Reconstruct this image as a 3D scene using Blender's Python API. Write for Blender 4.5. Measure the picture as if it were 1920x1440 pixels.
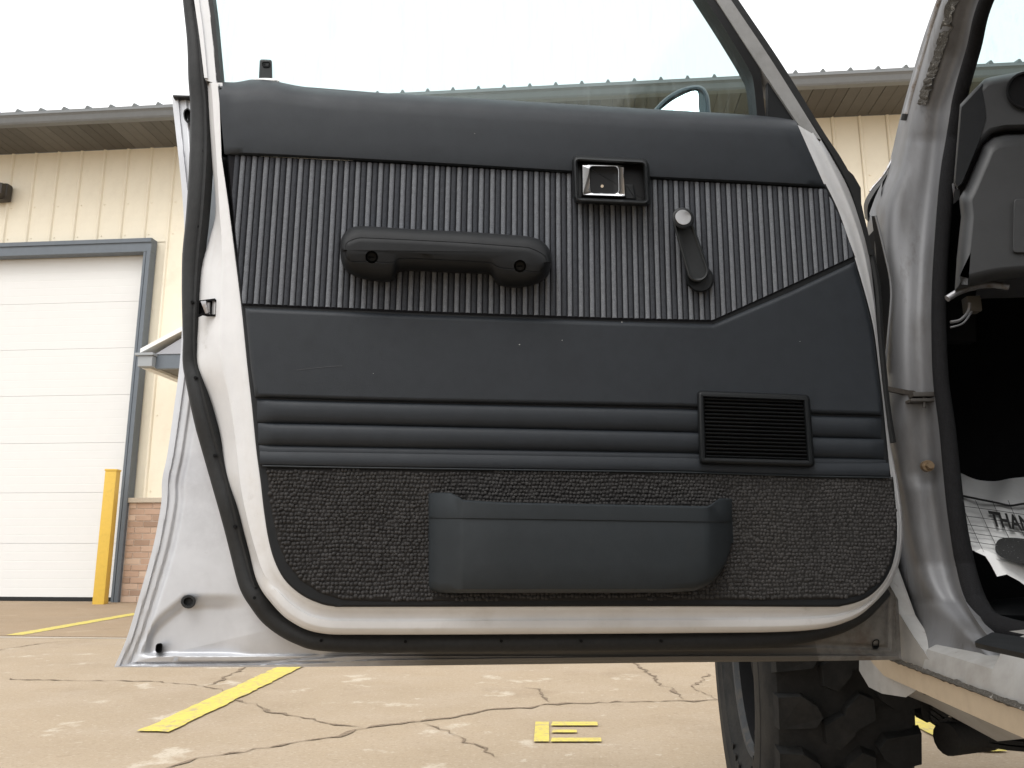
import bpy, bmesh, math, random
from mathutils import Vector, Matrix
import numpy as np
random.seed(7); rng = np.random.default_rng(7)
for o in list(bpy.data.objects): bpy.data.objects.remove(o)
S = bpy.context.scene
COL = S.collection
# ------------------------------------------------------------------ camera
FPX = 1510.0; TH = math.radians(11.3); PS = math.radians(5.1); CAM = Vector((0, 0, .68))
cd = bpy.data.cameras.new('camera'); cam = bpy.data.objects.new('camera', cd); COL.objects.link(cam)
cd.sensor_width = 36; cd.lens = FPX / 1920 * 36; cd.clip_start = .02; cd.clip_end = 2000
cam.location = CAM; cam.rotation_euler = (math.pi / 2 + TH, 0, PS)
S.camera = cam
# ------------------------------------------------------------------ sky and sun (bright overcast)
SUN_EL, SUN_ROT = math.radians(58), math.radians(200)
w = bpy.data.worlds.new('World'); S.world = w; w.use_nodes = True
nt = w.node_tree; bg = nt.nodes['Background']
sk = nt.nodes.new('ShaderNodeTexSky'); sk.sky_type = 'NISHITA'; sk.sun_disc = False
sk.sun_elevation = SUN_EL; sk.sun_rotation = SUN_ROT; sk.dust_density = 6; sk.air_density = 1.5
hs = nt.nodes.new('ShaderNodeHueSaturation'); hs.inputs['Saturation'].default_value = .12
mx = nt.nodes.new('ShaderNodeMix'); mx.data_type = 'RGBA'; mx.inputs['Factor'].default_value = .7
nt.links.new(sk.outputs[0], hs.inputs['Color']); nt.links.new(hs.outputs[0], mx.inputs['A'])
mx.inputs['B'].default_value = (12.0, 12.1, 12.2, 1)          # an even cloud layer
nt.links.new(mx.outputs['Result'], bg.inputs['Color']); bg.inputs['Strength'].default_value = .1
sd = bpy.data.lights.new('sun', 'SUN'); sun = bpy.data.objects.new('sun', sd); COL.objects.link(sun)
sd.energy = .9; sd.angle = math.radians(40); sd.color = (1, .97, .93)
az = SUN_ROT
sdir = Vector((math.sin(az) * math.cos(SUN_EL), math.cos(az) * math.cos(SUN_EL), math.sin(SUN_EL)))
sun.rotation_euler = sdir.to_track_quat('Z', 'Y').to_euler(); sun.location = (0, -5, 12)
S.view_settings.view_transform = 'Standard'; S.view_settings.look = 'None'
S.view_settings.exposure = .7; S.view_settings.gamma = 1; S.view_settings.use_curve_mapping = False
S.render.resolution_x = 1024; S.render.resolution_y = 768

# ------------------------------------------------------------------ pixel -> place helpers
RV = Vector((math.cos(PS), math.sin(PS), 0)); FH = Vector((-math.sin(PS), math.cos(PS), 0)); ZV = Vector((0, 0, 1))
FW = FH * math.cos(TH) + ZV * math.sin(TH); UPV = -FH * math.sin(TH) + ZV * math.cos(TH)
def ray(u, v): return RV * ((u - 960) / FPX) + UPV * ((720 - v) / FPX) + FW
def onplane(u, v, p0, n):
    d = ray(u, v); return CAM + d * ((p0 - CAM).dot(n) / d.dot(n))
def PX(u, v, x): return onplane(u, v, Vector((x, 0, 0)), Vector((1, 0, 0)))
def PY(u, v, y): return onplane(u, v, Vector((0, y, 0)), Vector((0, 1, 0)))
def PZ(u, v, z): return onplane(u, v, Vector((0, 0, z)), ZV)
A = math.radians(10.9)
DX = Vector((math.cos(A), math.sin(A), -.0077)).normalized(); DN = Vector((math.sin(A), -math.cos(A), 0)); DU = DN.cross(DX).normalized()
DO = CAM + FH * 1.1
def D(u, v, d=0.0): return onplane(u, v, DO + DN * d, DN)      # a pixel on the door's plane, d metres towards the cabin
def ST(u, v): p = D(u, v) - DO; return p.dot(DX), p.dot(DU)
def DST(s, t, d): return DO + DX * s + DU * t + DN * d

# ------------------------------------------------------------------ mesh helpers
def obj(name, verts, faces, mats, parent=None, mi=None, smooth=35, bevel=0, recalc=True, loc=None):
    me = bpy.data.meshes.new(name); me.from_pydata([tuple(v) for v in verts], [], faces)
    if not isinstance(mats, (list, tuple)): mats = [mats]
    for m in mats: me.materials.append(m)
    if mi is not None: me.polygons.foreach_set('material_index', mi)
    bm = bmesh.new(); bm.from_mesh(me)
    if bevel:
        bmesh.ops.bevel(bm, geom=[e for e in bm.edges if e.calc_face_angle(0) > .5], offset=bevel, segments=2, affect='EDGES', profile=.7)
    if recalc: bmesh.ops.recalc_face_normals(bm, faces=bm.faces)
    bm.to_mesh(me); bm.free()
    if smooth:
        me.polygons.foreach_set('use_smooth', [True] * len(me.polygons)); me.set_sharp_from_angle(angle=math.radians(smooth))
    return link(name, me, parent, loc)
def link(name, me, parent=None, loc=None, rot=None):
    o = bpy.data.objects.new(name, me); COL.objects.link(o)
    if loc is not None: o.location = loc
    if rot is not None: o.rotation_euler = rot
    if parent is not None: par(o, parent)
    return o
ROOT = {}
def par(o, p):
    o.parent = p
    o.matrix_parent_inverse = Matrix.Translation(-ROOT.get(p.name, Vector((0, 0, 0))))
def thing(name, label, cat, loc, group=None):
    o = bpy.data.objects.new(name, None); COL.objects.link(o); o.location = loc; ROOT[o.name] = Vector(loc)
    o.empty_display_size = .1
    return tag(o, label, cat, group)
def tag(o, label=None, cat=None, group=None, kind=None):
    if label: o['label'] = label
    if cat: o['category'] = cat
    if group: o['group'] = group
    if kind: o['kind'] = kind
    return o
class MB:
    def __init__(s): s.v = []; s.f = []; s.m = []
    def grid(s, rows, m=0, closed=False):
        b = len(s.v); n = len(rows[0])
        for r in rows: s.v += list(r)
        for i in range(len(rows) - 1):
            for j in range(n if closed else n - 1):
                k = (j + 1) % n
                s.f.append((b + i * n + j, b + i * n + k, b + (i + 1) * n + k, b + (i + 1) * n + j)); s.m.append(m)
        return b
    def poly(s, pts, m=0):
        b = len(s.v); s.v += list(pts); s.f.append(tuple(range(b, b + len(pts)))); s.m.append(m)
    def box(s, c, h, m=0, ax=None):
        ax = ax or (Vector((1, 0, 0)), Vector((0, 1, 0)), ZV); b = len(s.v); c = Vector(c)
        for k in (-1, 1):
            for j in (-1, 1):
                for i in (-1, 1): s.v.append(c + ax[0] * h[0] * i + ax[1] * h[1] * j + ax[2] * h[2] * k)
        for q in ((0, 2, 3, 1), (4, 5, 7, 6), (0, 1, 5, 4), (2, 6, 7, 3), (0, 4, 6, 2), (1, 3, 7, 5)):
            s.f.append(tuple(b + i for i in q)); s.m.append(m)
    def tube(s, path, rad, n=10, m=0, cap=True, flat=None):
        # round tube along 3D points; rad a number or a list; flat=(axis, factor) squashes it
        path = [Vector(p) for p in path]; rows = []
        ref = None
        for i, p in enumerate(path):
            t = (path[min(i + 1, len(path) - 1)] - path[max(i - 1, 0)]).normalized()
            if ref is None: ref = ZV if abs(t.z) < .9 else Vector((1, 0, 0))
            a = t.cross(ref).normalized(); c = a.cross(t).normalized(); ref = c
            r = rad[i] if isinstance(rad, (list, tuple)) else rad
            ring = []
            for k in range(n):
                off = a * math.cos(2 * math.pi * k / n) * r + c * math.sin(2 * math.pi * k / n) * r
                if flat: off = off + flat[0] * (off.dot(flat[0]) * (flat[1] - 1))
                ring.append(p + off)
            rows.append(ring)
        b = s.grid(rows, m, True)
        if cap:
            s.f.append(tuple(range(b, b + n))); s.m.append(m)
            e = b + (len(rows) - 1) * n; s.f.append(tuple(range(e, e + n))); s.m.append(m)
    def build(s, name, mats, parent=None, **k): return obj(name, s.v, s.f, mats, parent, s.m, **k)
def cr(pts, n=6, closed=False):
    # Catmull-Rom through the points (any dimension)
    P = [Vector(p) for p in pts]; out = []; L = len(P)
    rngk = range(L if closed else L - 1)
    for i in rngk:
        p0 = P[(i - 1) % L] if closed or i > 0 else P[0]; p1 = P[i]; p2 = P[(i + 1) % L]
        p3 = P[(i + 2) % L] if closed or i + 2 < L else P[-1]
        for k in range(n):
            t = k / n
            out.append(.5 * ((2 * p1) + (p2 - p0) * t + (2 * p0 - 5 * p1 + 4 * p2 - p3) * t * t + (3 * p1 - p0 - 3 * p2 + p3) * t ** 3))
    if not closed: out.append(P[-1].copy())
    return out
def lerp(a, b, t): return a + (b - a) * t
def dens(pts, step, closed=False):
    out = []; L = len(pts)
    for i in range(L if closed else L - 1):
        a = Vector(pts[i]); b = Vector(pts[(i + 1) % L]); k = max(1, int((b - a).length / step))
        for j in range(k): out.append(a.lerp(b, j / k))
    if not closed: out.append(Vector(pts[-1]))
    return out
def interp(x, tab):
    if x <= tab[0][0]: return tab[0][1]
    for (a, b), (c, d) in zip(tab, tab[1:]):
        if x <= c: return b + (d - b) * (x - a) / (c - a)
    return tab[-1][1]
def rrect(corners, r, n=5):
    # rounded quadrilateral in pixel space
    out = []; L = len(corners)
    for i in range(L):
        p = Vector(corners[i]); a = (Vector(corners[i - 1]) - p).normalized(); b = (Vector(corners[(i + 1) % L]) - p).normalized()
        rr = r[i] if isinstance(r, (list, tuple)) else r
        s = p + a * rr; e = p + b * rr
        for k in range(n + 1):
            t = k / n; out.append(s * (1 - t) ** 2 + p * 2 * t * (1 - t) + e * t * t)
    return out
def inset(poly, off):
    P = [Vector(p) for p in poly]; L = len(P)
    ar = sum(P[i].x * P[(i + 1) % L].y - P[(i + 1) % L].x * P[i].y for i in range(L)); sg = 1 if ar > 0 else -1
    out = []
    for i in range(L):
        e1 = (P[i] - P[i - 1]); e2 = (P[(i + 1) % L] - P[i])
        if e1.length < 1e-6: e1 = e2
        if e2.length < 1e-6: e2 = e1
        n1 = Vector((-e1.y, e1.x)).normalized() * sg; n2 = Vector((-e2.y, e2.x)).normalized() * sg
        n = n1 + n2
        n = n.normalized() if n.length > 1e-6 else n1
        c = max(.5, n.dot(n1)); out.append(P[i] + n * (off / c))
    return out
def pillow(mb, poly, rings, fn=D, m=0, cap=True, back=None):
    rings = list(rings)
    if cap: rings.append((rings[-1][0] + 1.0, rings[-1][1]))
    rows = [[fn(p.x, p.y, d) for p in inset(poly, o)] for o, d in rings]
    b = mb.grid(rows, m, True); n = len(rows[0])
    if cap:
        e = b + (len(rows) - 1) * n; mb.f.append(tuple(range(e, e + n))); mb.m.append(m)
    if back: mb.f.append(tuple(range(b, b + n))); mb.m.append(m)
def prism(mb, pts, vec, m=0):
    pts = [Vector(p) for p in pts]; q = [p + vec for p in pts]
    b = mb.grid([pts, q], m, True); n = len(pts)
    mb.f.append(tuple(range(b, b + n))); mb.m.append(m); mb.f.append(tuple(range(b + n, b + 2 * n))); mb.m.append(m)

# ------------------------------------------------------------------ materials
def mat(name, col, rough=.6, metal=0.0, var=0.0, vscale=8, bump=0.0, bscale=200, spec=.5, dirt=None, coat=0.0, stretch=None, bdist=.001):
    m = bpy.data.materials.new(name); m.use_nodes = True; t = m.node_tree; b = t.nodes['Principled BSDF']
    b.inputs['Roughness'].default_value = rough; b.inputs['Metallic'].default_value = metal
    b.inputs['Specular IOR Level'].default_value = spec; b.inputs['Coat Weight'].default_value = coat
    tc = t.nodes.new('ShaderNodeTexCoord'); out = tc.outputs['Object']
    if stretch:
        mp = t.nodes.new('ShaderNodeMapping'); mp.inputs['Scale'].default_value = stretch; t.links.new(out, mp.inputs[0]); out = mp.outputs[0]
    rgb = t.nodes.new('ShaderNodeRGB'); rgb.outputs[0].default_value = (*col, 1); cur = rgb.outputs[0]
    def noise(scale, detail=6, rgh=.6):
        n = t.nodes.new('ShaderNodeTexNoise'); n.inputs['Scale'].default_value = scale; n.inputs['Detail'].default_value = detail
        n.inputs['Roughness'].default_value = rgh; t.links.new(out, n.inputs['Vector']); return n
    def mixc(fac, a, bcol, blend='MIX'):
        x = t.nodes.new('ShaderNodeMix'); x.data_type = 'RGBA'; x.blend_type = blend
        if isinstance(fac, float): x.inputs['Factor'].default_value = fac
        else: t.links.new(fac, x.inputs['Factor'])
        t.links.new(a, x.inputs['A'])
        if isinstance(bcol, tuple): x.inputs['B'].default_value = (*bcol, 1)
        else: t.links.new(bcol, x.inputs['B'])
        return x.outputs['Result']
    def ramp(src, lo, hi):
        r = t.nodes.new('ShaderNodeMapRange'); r.inputs['From Min'].default_value = lo; r.inputs['From Max'].default_value = hi
        t.links.new(src, r.inputs['Value']); return r.outputs[0]
    if var:
        n = noise(vscale); f = ramp(n.outputs['Fac'], .3, .7)
        cur = mixc(f, cur, tuple(min(1, c * (1 + var)) for c in col))
        n2 = noise(vscale * 5.3); f2 = ramp(n2.outputs['Fac'], .42, .75)
        cur = mixc(f2, cur, tuple(c * (1 - var) for c in col))
    if dirt:
        for (dc, sc, lo, hi, amt) in dirt:
            n = noise(sc, 10, .68); f = ramp(n.outputs['Fac'], lo, hi)
            mm = t.nodes.new('ShaderNodeMath'); mm.operation = 'MULTIPLY'; mm.inputs[1].default_value = amt; t.links.new(f, mm.inputs[0])
            cur = mixc(mm.outputs[0], cur, dc)
    t.links.new(cur, b.inputs['Base Color'])
    rn = noise(vscale * 3); rr = t.nodes.new('ShaderNodeMapRange'); rr.inputs['To Min'].default_value = max(.02, rough - .08); rr.inputs['To Max'].default_value = min(1, rough + .1)
    if rough > .15: t.links.new(rn.outputs['Fac'], rr.inputs['Value']); t.links.new(rr.outputs[0], b.inputs['Roughness'])
    if bump:
        n = noise(bscale, 4); bp = t.nodes.new('ShaderNodeBump'); bp.inputs['Strength'].default_value = bump; bp.inputs['Distance'].default_value = bdist
        t.links.new(n.outputs['Fac'], bp.inputs['Height']); t.links.new(bp.outputs[0], b.inputs['Normal'])
    return m
GRIME = (.10, .075, .05)
M = dict(
    vinyl=mat('charcoal_vinyl', (.0152, .0185, .0232), .56, spec=.33, var=.12, vscale=9, bump=.35, bscale=900, bdist=.0006, dirt=[((.06, .062, .065), 60, .72, .8, .3)]),
    vinyl2=mat('black_vinyl', (.0060, .0068, .0080), .58, spec=.28, var=.12, bump=.3, bscale=900, bdist=.0006),
    plastic=mat('black_plastic', (.0070, .0080, .0090), .45, spec=.3, var=.1, bump=.2, bscale=1100, bdist=.0004),
    gloss=mat('black_gloss_plastic', (.006, .006, .0065), .4, spec=.3),
    pocket=mat('charcoal_moulded_plastic', (.0165, .0205, .0238), .55, spec=.3, var=.1, vscale=12, bump=.3, bscale=1000, bdist=.0005, dirt=[((.05, .048, .045), 25, .62, .8, .3)]),
    cloth_l=mat('pale_rib_cloth', (.145, .153, .168), .95, var=.35, vscale=160, bump=.9, bscale=700, spec=.1),
    cloth_d=mat('dark_rib_cloth', (.048, .0515, .059), .95, var=.35, vscale=160, bump=.9, bscale=700, spec=.1),
    cloth_b=mat('black_cloth', (.012, .012, .014), .95, spec=.1),
    carpet=mat('charcoal_loop_carpet', (.042, .0405, .040), .95, var=.4, vscale=30, spec=.08, bump=.8, bscale=900, dirt=[((.058, .054, .050), 9, .5, .72, .4)]),
    paint=mat('silver_paint', (.52, .53, .555), .40, metal=.35, var=.08, vscale=6, coat=.1, dirt=[((.33, .33, .355), 6, .50, .66, .5), ((.30, .28, .26), 70, .66, .74, .45), (GRIME, 22, .69, .80, .5)]),
    paint_c=mat('silver_shell_paint', (.63, .63, .635), .42, metal=.05, var=.05, vscale=5, coat=.1, dirt=[((.46, .43, .385), 8, .5, .70, .4), ((.33, .31, .28), 30, .62, .74, .35), (GRIME, 60, .71, .78, .5)]),
    paint_d=mat('dusty_silver_paint', (.34, .335, .325), .48, metal=.1, var=.1, vscale=7, dirt=[((.22, .20, .175), 9, .46, .66, .55), (GRIME, 30, .62, .74, .75)]),
    pillar=mat('shaded_worn_silver_paint', (.165, .167, .174), .5, metal=.25, spec=.35, var=.1, vscale=6, stretch=(1, 1, .35), dirt=[((.075, .068, .06), 8, .48, .66, .6), ((.045, .033, .022), 20, .60, .74, .75), ((.4, .4, .4), 90, .73, .78, .5)]),  # worn, stained paint; base colour also darkened for the shade under the roof
    rust=mat('rusty_grey_paint', (.115, .108, .098), .6, var=.3, vscale=14, dirt=[((.07, .048, .034), 17, .55, .66, .6), ((.05, .04, .03), 60, .6, .7, .7)]),
    rubber=mat('weathered_rubber', (.012, .0125, .013), .6, spec=.35, var=.25, vscale=25, bump=.3, bscale=300, dirt=[((.04, .04, .04), 40, .6, .78, .35)]),
    seal=mat('fuzzy_black_seal', (.011, .011, .012), .95, var=.3, vscale=80, bump=1, bscale=600, spec=.15),
    black=mat('black_interior', (.006, .006, .0065), .9, spec=.15, var=.2),
    dash=mat('charcoal_dash', (.031, .032, .0335), .5, var=.1, vscale=7, bump=.3, bscale=800, bdist=.0005, dirt=[((.05, .05, .05), 16, .6, .8, .3)]),
    chrome=mat('chrome', (.85, .85, .86), .07, metal=1, dirt=[((.3, .3, .3), 60, .66, .75, .5)]),
    alu=mat('spun_aluminium', (.75, .75, .76), .3, metal=1),
    steel=mat('dull_steel', (.32, .32, .33), .45, metal=.8, dirt=[((.16, .11, .07), 60, .5, .65, .7)]),
    brass=mat('zinc_bolt', (.22, .16, .10), .5, metal=.6, dirt=[((.2, .12, .06), 200, .5, .65, .7)]),
    tyre=mat('tyre_rubber', (.0125, .0127, .0128), .8, spec=.25, var=.3, vscale=14, bump=.4, bscale=180, dirt=[((.05, .047, .042), 9, .5, .75, .45), ((.3, .28, .25), 140, .74, .78, .6)]),
    rim=mat('grey_wheel_paint', (.05, .052, .055), .8, spec=.15, metal=0, var=.15, dirt=[((.12, .10, .08), 25, .5, .7, .6)]),
    tanstrip=mat('tan_plastic_strip', (.40, .325, .235), .55, var=.07, vscale=9, dirt=[((.62, .36, .10), 7, .68, .75, .5), (GRIME, 25, .66, .78, .4)]),
    gunk=mat('cracked_sealer', (.065, .06, .052), .9, var=.5, vscale=90, bump=1, bscale=250, bdist=.004, dirt=[((.35, .34, .32), 80, .58, .66, .8)]),
    paper=mat('paper_mat', (.66, .66, .655), .85, var=.03, vscale=14, bump=.25, bscale=25, bdist=.004),
    print=mat('black_print', (.012, .012, .012), .8),
    footprint=mat('speckled_print', (.012, .012, .012), .8, dirt=[((.5, .5, .5), 420, .62, .68, .8)]),
    siding=mat('cream_steel_siding', (.80, .735, .595), .5, var=.025, vscale=1.5, dirt=[((.58, .50, .38), 3, .52, .75, .35)]),
    siding_w=mat('white_door_steel', (.70, .70, .688), .5, var=.012, vscale=1.2, dirt=[((.70, .68, .63), 2.5, .6, .85, .3)]),
    trim=mat('slate_blue_trim', (.115, .135, .158), .45, var=.06, vscale=3),
    gutter=mat('grey_gutter', (.155, .165, .172), .45, var=.06, vscale=3),
    soffit=mat('taupe_soffit', (.11, .102, .09), .55, var=.06, vscale=3),
    roof=mat('dark_metal_roof', (.11, .12, .122), .5, var=.08),
    stone=mat('limestone_cap', (.46, .40, .32), .85, var=.15, vscale=12, bump=.5, bscale=60),
    mortar=mat('mortar', (.50, .41, .335), .9, var=.1, vscale=20, bump=.4, bscale=120),
    yellow=mat('yellow_post_paint', (.66, .43, .065), .45, var=.05, vscale=5, dirt=[((.5, .33, .05), 18, .55, .75, .45), ((.12, .08, .04), 40, .68, .74, .7)]),
    white=mat('white_trim', (.78, .78, .76), .5),
    bronze=mat('bronze_lamp', (.035, .028, .022), .5),
    lens=mat('lamp_lens', (.5, .5, .48), .3),
    asphalt_crack=mat('crack_dirt', (.20, .15, .103), .95, var=.5, vscale=30, bump=.8, bscale=90, bdist=.01),
    mirror=mat('mirror_glass', (.9, .92, .95), .02, metal=1),
    mirror_h=mat('mirror_housing', (.05, .065, .085), .4, dirt=[((.1, .12, .14), 60, .6, .75, .4)]),
)
def glass_mat():
    m = bpy.data.materials.new('dusty_tinted_glass'); m.use_nodes = True; t = m.node_tree; t.nodes.clear()
    o = t.nodes.new('ShaderNodeOutputMaterial'); tr = t.nodes.new('ShaderNodeBsdfTransparent'); tr.inputs[0].default_value = (.82, .90, .90, 1)
    gl = t.nodes.new('ShaderNodeBsdfGlossy'); gl.inputs['Roughness'].default_value = .03
    df = t.nodes.new('ShaderNodeBsdfDiffuse'); df.inputs[0].default_value = (.55, .6, .6, 1)
    tc = t.nodes.new('ShaderNodeTexCoord'); mp = t.nodes.new('ShaderNodeMapping'); mp.inputs['Scale'].default_value = (6, 6, .6)
    n = t.nodes.new('ShaderNodeTexNoise'); n.inputs['Scale'].default_value = 14; n.inputs['Detail'].default_value = 9; n.inputs['Roughness'].default_value = .75
    r = t.nodes.new('ShaderNodeMapRange'); r.inputs['From Min'].default_value = .5; r.inputs['From Max'].default_value = .8; r.inputs['To Min'].default_value = .006; r.inputs['To Max'].default_value = .13
    lw = t.nodes.new('ShaderNodeLayerWeight'); pw = t.nodes.new('ShaderNodeMath'); pw.operation = 'POWER'; pw.inputs[1].default_value = 5
    fr = t.nodes.new('ShaderNodeMapRange'); fr.inputs['To Min'].default_value = .03; fr.inputs['To Max'].default_value = .9
    t.links.new(lw.outputs['Facing'], pw.inputs[0]); t.links.new(pw.outputs[0], fr.inputs['Value'])
    a = t.nodes.new('ShaderNodeMixShader'); b = t.nodes.new('ShaderNodeMixShader')
    L = t.links.new
    L(tc.outputs['Object'], mp.inputs[0]); L(mp.outputs[0], n.inputs['Vector']); L(n.outputs['Fac'], r.inputs['Value'])
    L(r.outputs[0], a.inputs[0]); L(tr.outputs[0], a.inputs[1]); L(df.outputs[0], a.inputs[2])
    L(fr.outputs[0], b.inputs[0]); L(a.outputs[0], b.inputs[1]); L(gl.outputs[0], b.inputs[2]); L(b.outputs[0], o.inputs[0])
    return m
M['glass'] = glass_mat()
def brick_mat():
    m = mat('tan_brick', (.40, .245, .165), .9, var=.12, vscale=40, bump=.5, bscale=150, bdist=.003)
    t = m.node_tree; b = t.nodes['Principled BSDF']; src = b.inputs['Base Color'].links[0].from_socket
    oi = t.nodes.new('ShaderNodeObjectInfo'); cr_ = t.nodes.new('ShaderNodeValToRGB'); e = cr_.color_ramp.elements
    cols = [(.27, .19, .14), (.42, .295, .22), (.50, .35, .26), (.46, .325, .245), (.56, .42, .32), (.64, .50, .39)]
    e[0].position = 0; e[0].color = (*cols[0], 1); e[1].position = 1; e[1].color = (*cols[5], 1)
    for i, p in ((1, .14), (2, .4), (3, .65), (4, .88)): x = e.new(p); x.color = (*cols[i], 1)
    mx = t.nodes.new('ShaderNodeMix'); mx.data_type = 'RGBA'; mx.inputs['Factor'].default_value = .75
    t.links.new(oi.outputs['Random'], cr_.inputs[0]); t.links.new(src, mx.inputs['A']); t.links.new(cr_.outputs[0], mx.inputs['B']); t.links.new(mx.outputs['Result'], b.inputs['Base Color'])
    return m
M['brick'] = brick_mat()
def concrete(name, base, pale, dark, amt=1.0):
    m = bpy.data.materials.new(name); m.use_nodes = True; t = m.node_tree; b = t.nodes['Principled BSDF']; L = t.links.new
    b.inputs['Roughness'].default_value = .9; b.inputs['Specular IOR Level'].default_value = .25
    tc = t.nodes.new('ShaderNodeTexCoord')
    def noise(s, d=8, r=.6, sx=(1, 1, 1)):
        mp = t.nodes.new('ShaderNodeMapping'); mp.inputs['Scale'].default_value = sx; L(tc.outputs['Object'], mp.inputs[0])
        n = t.nodes.new('ShaderNodeTexNoise'); n.inputs['Scale'].default_value = s; n.inputs['Detail'].default_value = d; n.inputs['Roughness'].default_value = r
        L(mp.outputs[0], n.inputs['Vector']); return n.outputs['Fac']
    def mr(x, lo, hi, a=0, c=1):
        r = t.nodes.new('ShaderNodeMapRange'); r.inputs['From Min'].default_value = lo; r.inputs['From Max'].default_value = hi
        r.inputs['To Min'].default_value = a; r.inputs['To Max'].default_value = c; L(x, r.inputs['Value']); return r.outputs[0]
    def mix(f, a, c):
        x = t.nodes.new('ShaderNodeMix'); x.data_type = 'RGBA'; L(f, x.inputs['Factor'])
        for k, v in (('A', a), ('B', c)):
            if isinstance(v, tuple): x.inputs[k].default_value = (*v, 1)
            else: L(v, x.inputs[k])
        return x.outputs['Result']
    c = mix(mr(noise(.7, 5), .35, .7), base, tuple(k * .86 for k in base))
    c = mix(mr(noise(1.7, 9, .7), .55, .72, 0, .5), c, dark)                     # old oil and tyre stains
    c = mix(mr(noise(2.6, 8), .45, .75, 0, .5), c, (base[0] * 1.08, base[1] * 1.13, base[2] * 1.25))
    c = mix(mr(noise(3.1, 10, .62), .60, .66, 0, .75 * amt), c, pale)          # spalled pale flakes
    c = mix(mr(noise(11, 8, .6), .66, .70, 0, .6 * amt), c, pale)
    c = mix(mr(noise(7.3, 9, .66), .655, .72, 0, .5 * amt), c, dark)
    c = mix(mr(noise(95, 4, .6), .52, .72, 0, .55), c, dark)
    c = mix(mr(noise(24, 8, .7), .56, .70, 0, .40), c, dark)
    c = mix(mr(noise(60, 4, .6), .56, .72, 0, .45), c, pale)
    L(c, b.inputs['Base Color'])
    bp = t.nodes.new('ShaderNodeBump'); bp.inputs['Strength'].default_value = .5; bp.inputs['Distance'].default_value = .006; L(noise(45, 10, .72), bp.inputs['Height']); L(bp.outputs[0], b.inputs['Normal'])
    return m
M['concrete'] = concrete('tan_concrete', (.375, .298, .212), (.52, .46, .375), (.22, .165, .112))
M['apron'] = concrete('brown_concrete', (.32, .24, .16), (.42, .34, .25), (.2, .14, .09), .5)
def roadpaint():
    m = mat('yellow_road_paint', (.58, .48, .10), .7, var=.08, vscale=9, dirt=[((.35, .28, .2), 13, .56, .66, .9), ((.36, .29, .17), 45, .50, .64, .75)])
    return m
M['roadpaint'] = roadpaint()

# ================================================================== the setting: ground and painted marks
g = MB(); g.poly([Vector(p) for p in ((-250, -250, 0), (250, -250, 0), (250, 350, 0), (-250, 350, 0))])
ground = tag(g.build('ground', M['concrete'], smooth=0), kind='structure')
YB = 9.62                                                        # the building's front wall
g = MB(); g.box((0, (6.02 + YB) / 2, -.048), (24, (YB - 6.02) / 2, .052), 0)
apron = tag(g.build('concrete_apron', M['apron'], smooth=0), kind='structure')
g = MB(); g.box((0, 5.99, -.046), (24, .025, .0485))
tag(g.build('joint_strip', M['asphalt_crack'], smooth=0, parent=apron))
g = MB()
xs = np.linspace(-24, 24, 300)
g.grid([[Vector((x, 5.965 - .035 - .035 * rng.random(), .002)) for x in xs], [Vector((x, 5.966, .0022)) for x in xs]])
tag(g.build('worn_joint_edge', concrete('pale_joint', (.52, .46, .38), (.6, .54, .46), (.3, .24, .18)), ground, smooth=0))
def crack(pts, wid=.011, z=.003):
    P = dens([PZ(u, v, 0) for u, v in pts], .035)
    a = []; b = []
    for i, p in enumerate(P):
        t = (P[min(i + 1, len(P) - 1)] - P[max(i - 1, 0)]).normalized(); n = Vector((-t.y, t.x, 0))
        p = p + n * random.gauss(0, .010) ; k = .52 * wid * random.choice((.25, .5, .8, 1, 1.5, 2.1)) * (min(1, i / 3 + .2) if i < 3 else min(1, (len(P) - 1 - i) / 3 + .1))
        a.append(Vector((p.x + n.x * k, p.y + n.y * k, z))); b.append(Vector((p.x - n.x * k, p.y - n.y * k, z)))
    m = MB(); m.grid([a, b]); return m.build('crack', M['asphalt_crack'], ground, smooth=0)
crack([(280, 1452), (333, 1437), (373, 1423), (433, 1413), (500, 1402), (567, 1390), (633, 1381), (683, 1366), (750, 1357), (840, 1347), (917, 1332), (990, 1327), (1040, 1320), (1123, 1317), (1280, 1315), (1345, 1313), (1500, 1308)], .014)
crack([(1165, 1225), (1190, 1243), (1207, 1260), (1227, 1270), (1240, 1285), (1260, 1290), (1280, 1312)], .013)
crack([(985, 1288), (1010, 1293), (1023, 1310), (1040, 1320)], .008)
crack([(0, 1273), (127, 1277), (267, 1277), (333, 1282), (367, 1284), (423, 1297)], .009)
crack([(400, 1285), (420, 1270), (450, 1257), (465, 1246)], .013)
crack([(423, 1297), (443, 1313), (483, 1323), (500, 1333), (573, 1347), (617, 1357), (683, 1366)], .014)
crack([(790, 1355), (845, 1375), (900, 1400), (935, 1425)], .006)
crack([(0, 1220), (67, 1208), (120, 1203)], .01)
crack([(1345, 1313), (1300, 1290), (1330, 1262)], .007)
def line(pts, name='parking_line'):
    m = MB(); e = []
    L = len(pts)
    for i in range(L):
        a, b = Vector(pts[i]), Vector(pts[(i + 1) % L]); k = max(2, int((b - a).length / .04))
        for j in range(k):
            p = a.lerp(b, j / k); e.append(Vector((p.x + random.gauss(0, .0035), p.y + random.gauss(0, .006), .0065)))
    m.poly(e); return m.build(name, M['roadpaint'], ground, smooth=0)
line([(-1.66, 3.03, 0), (-1.535, 3.03, 0), (-1.66, 5.94, 0), (-1.81, 5.94, 0)])
line([(-1.81, 6.04, 0), (-1.66, 6.04, 0), (-1.72, 8.05, 0), (-1.86, 8.05, 0)])
line([(-4.42, 6.04, 0), (-4.29, 6.04, 0), (-4.43, 8.05, 0), (-4.56, 8.05, 0)])
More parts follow.
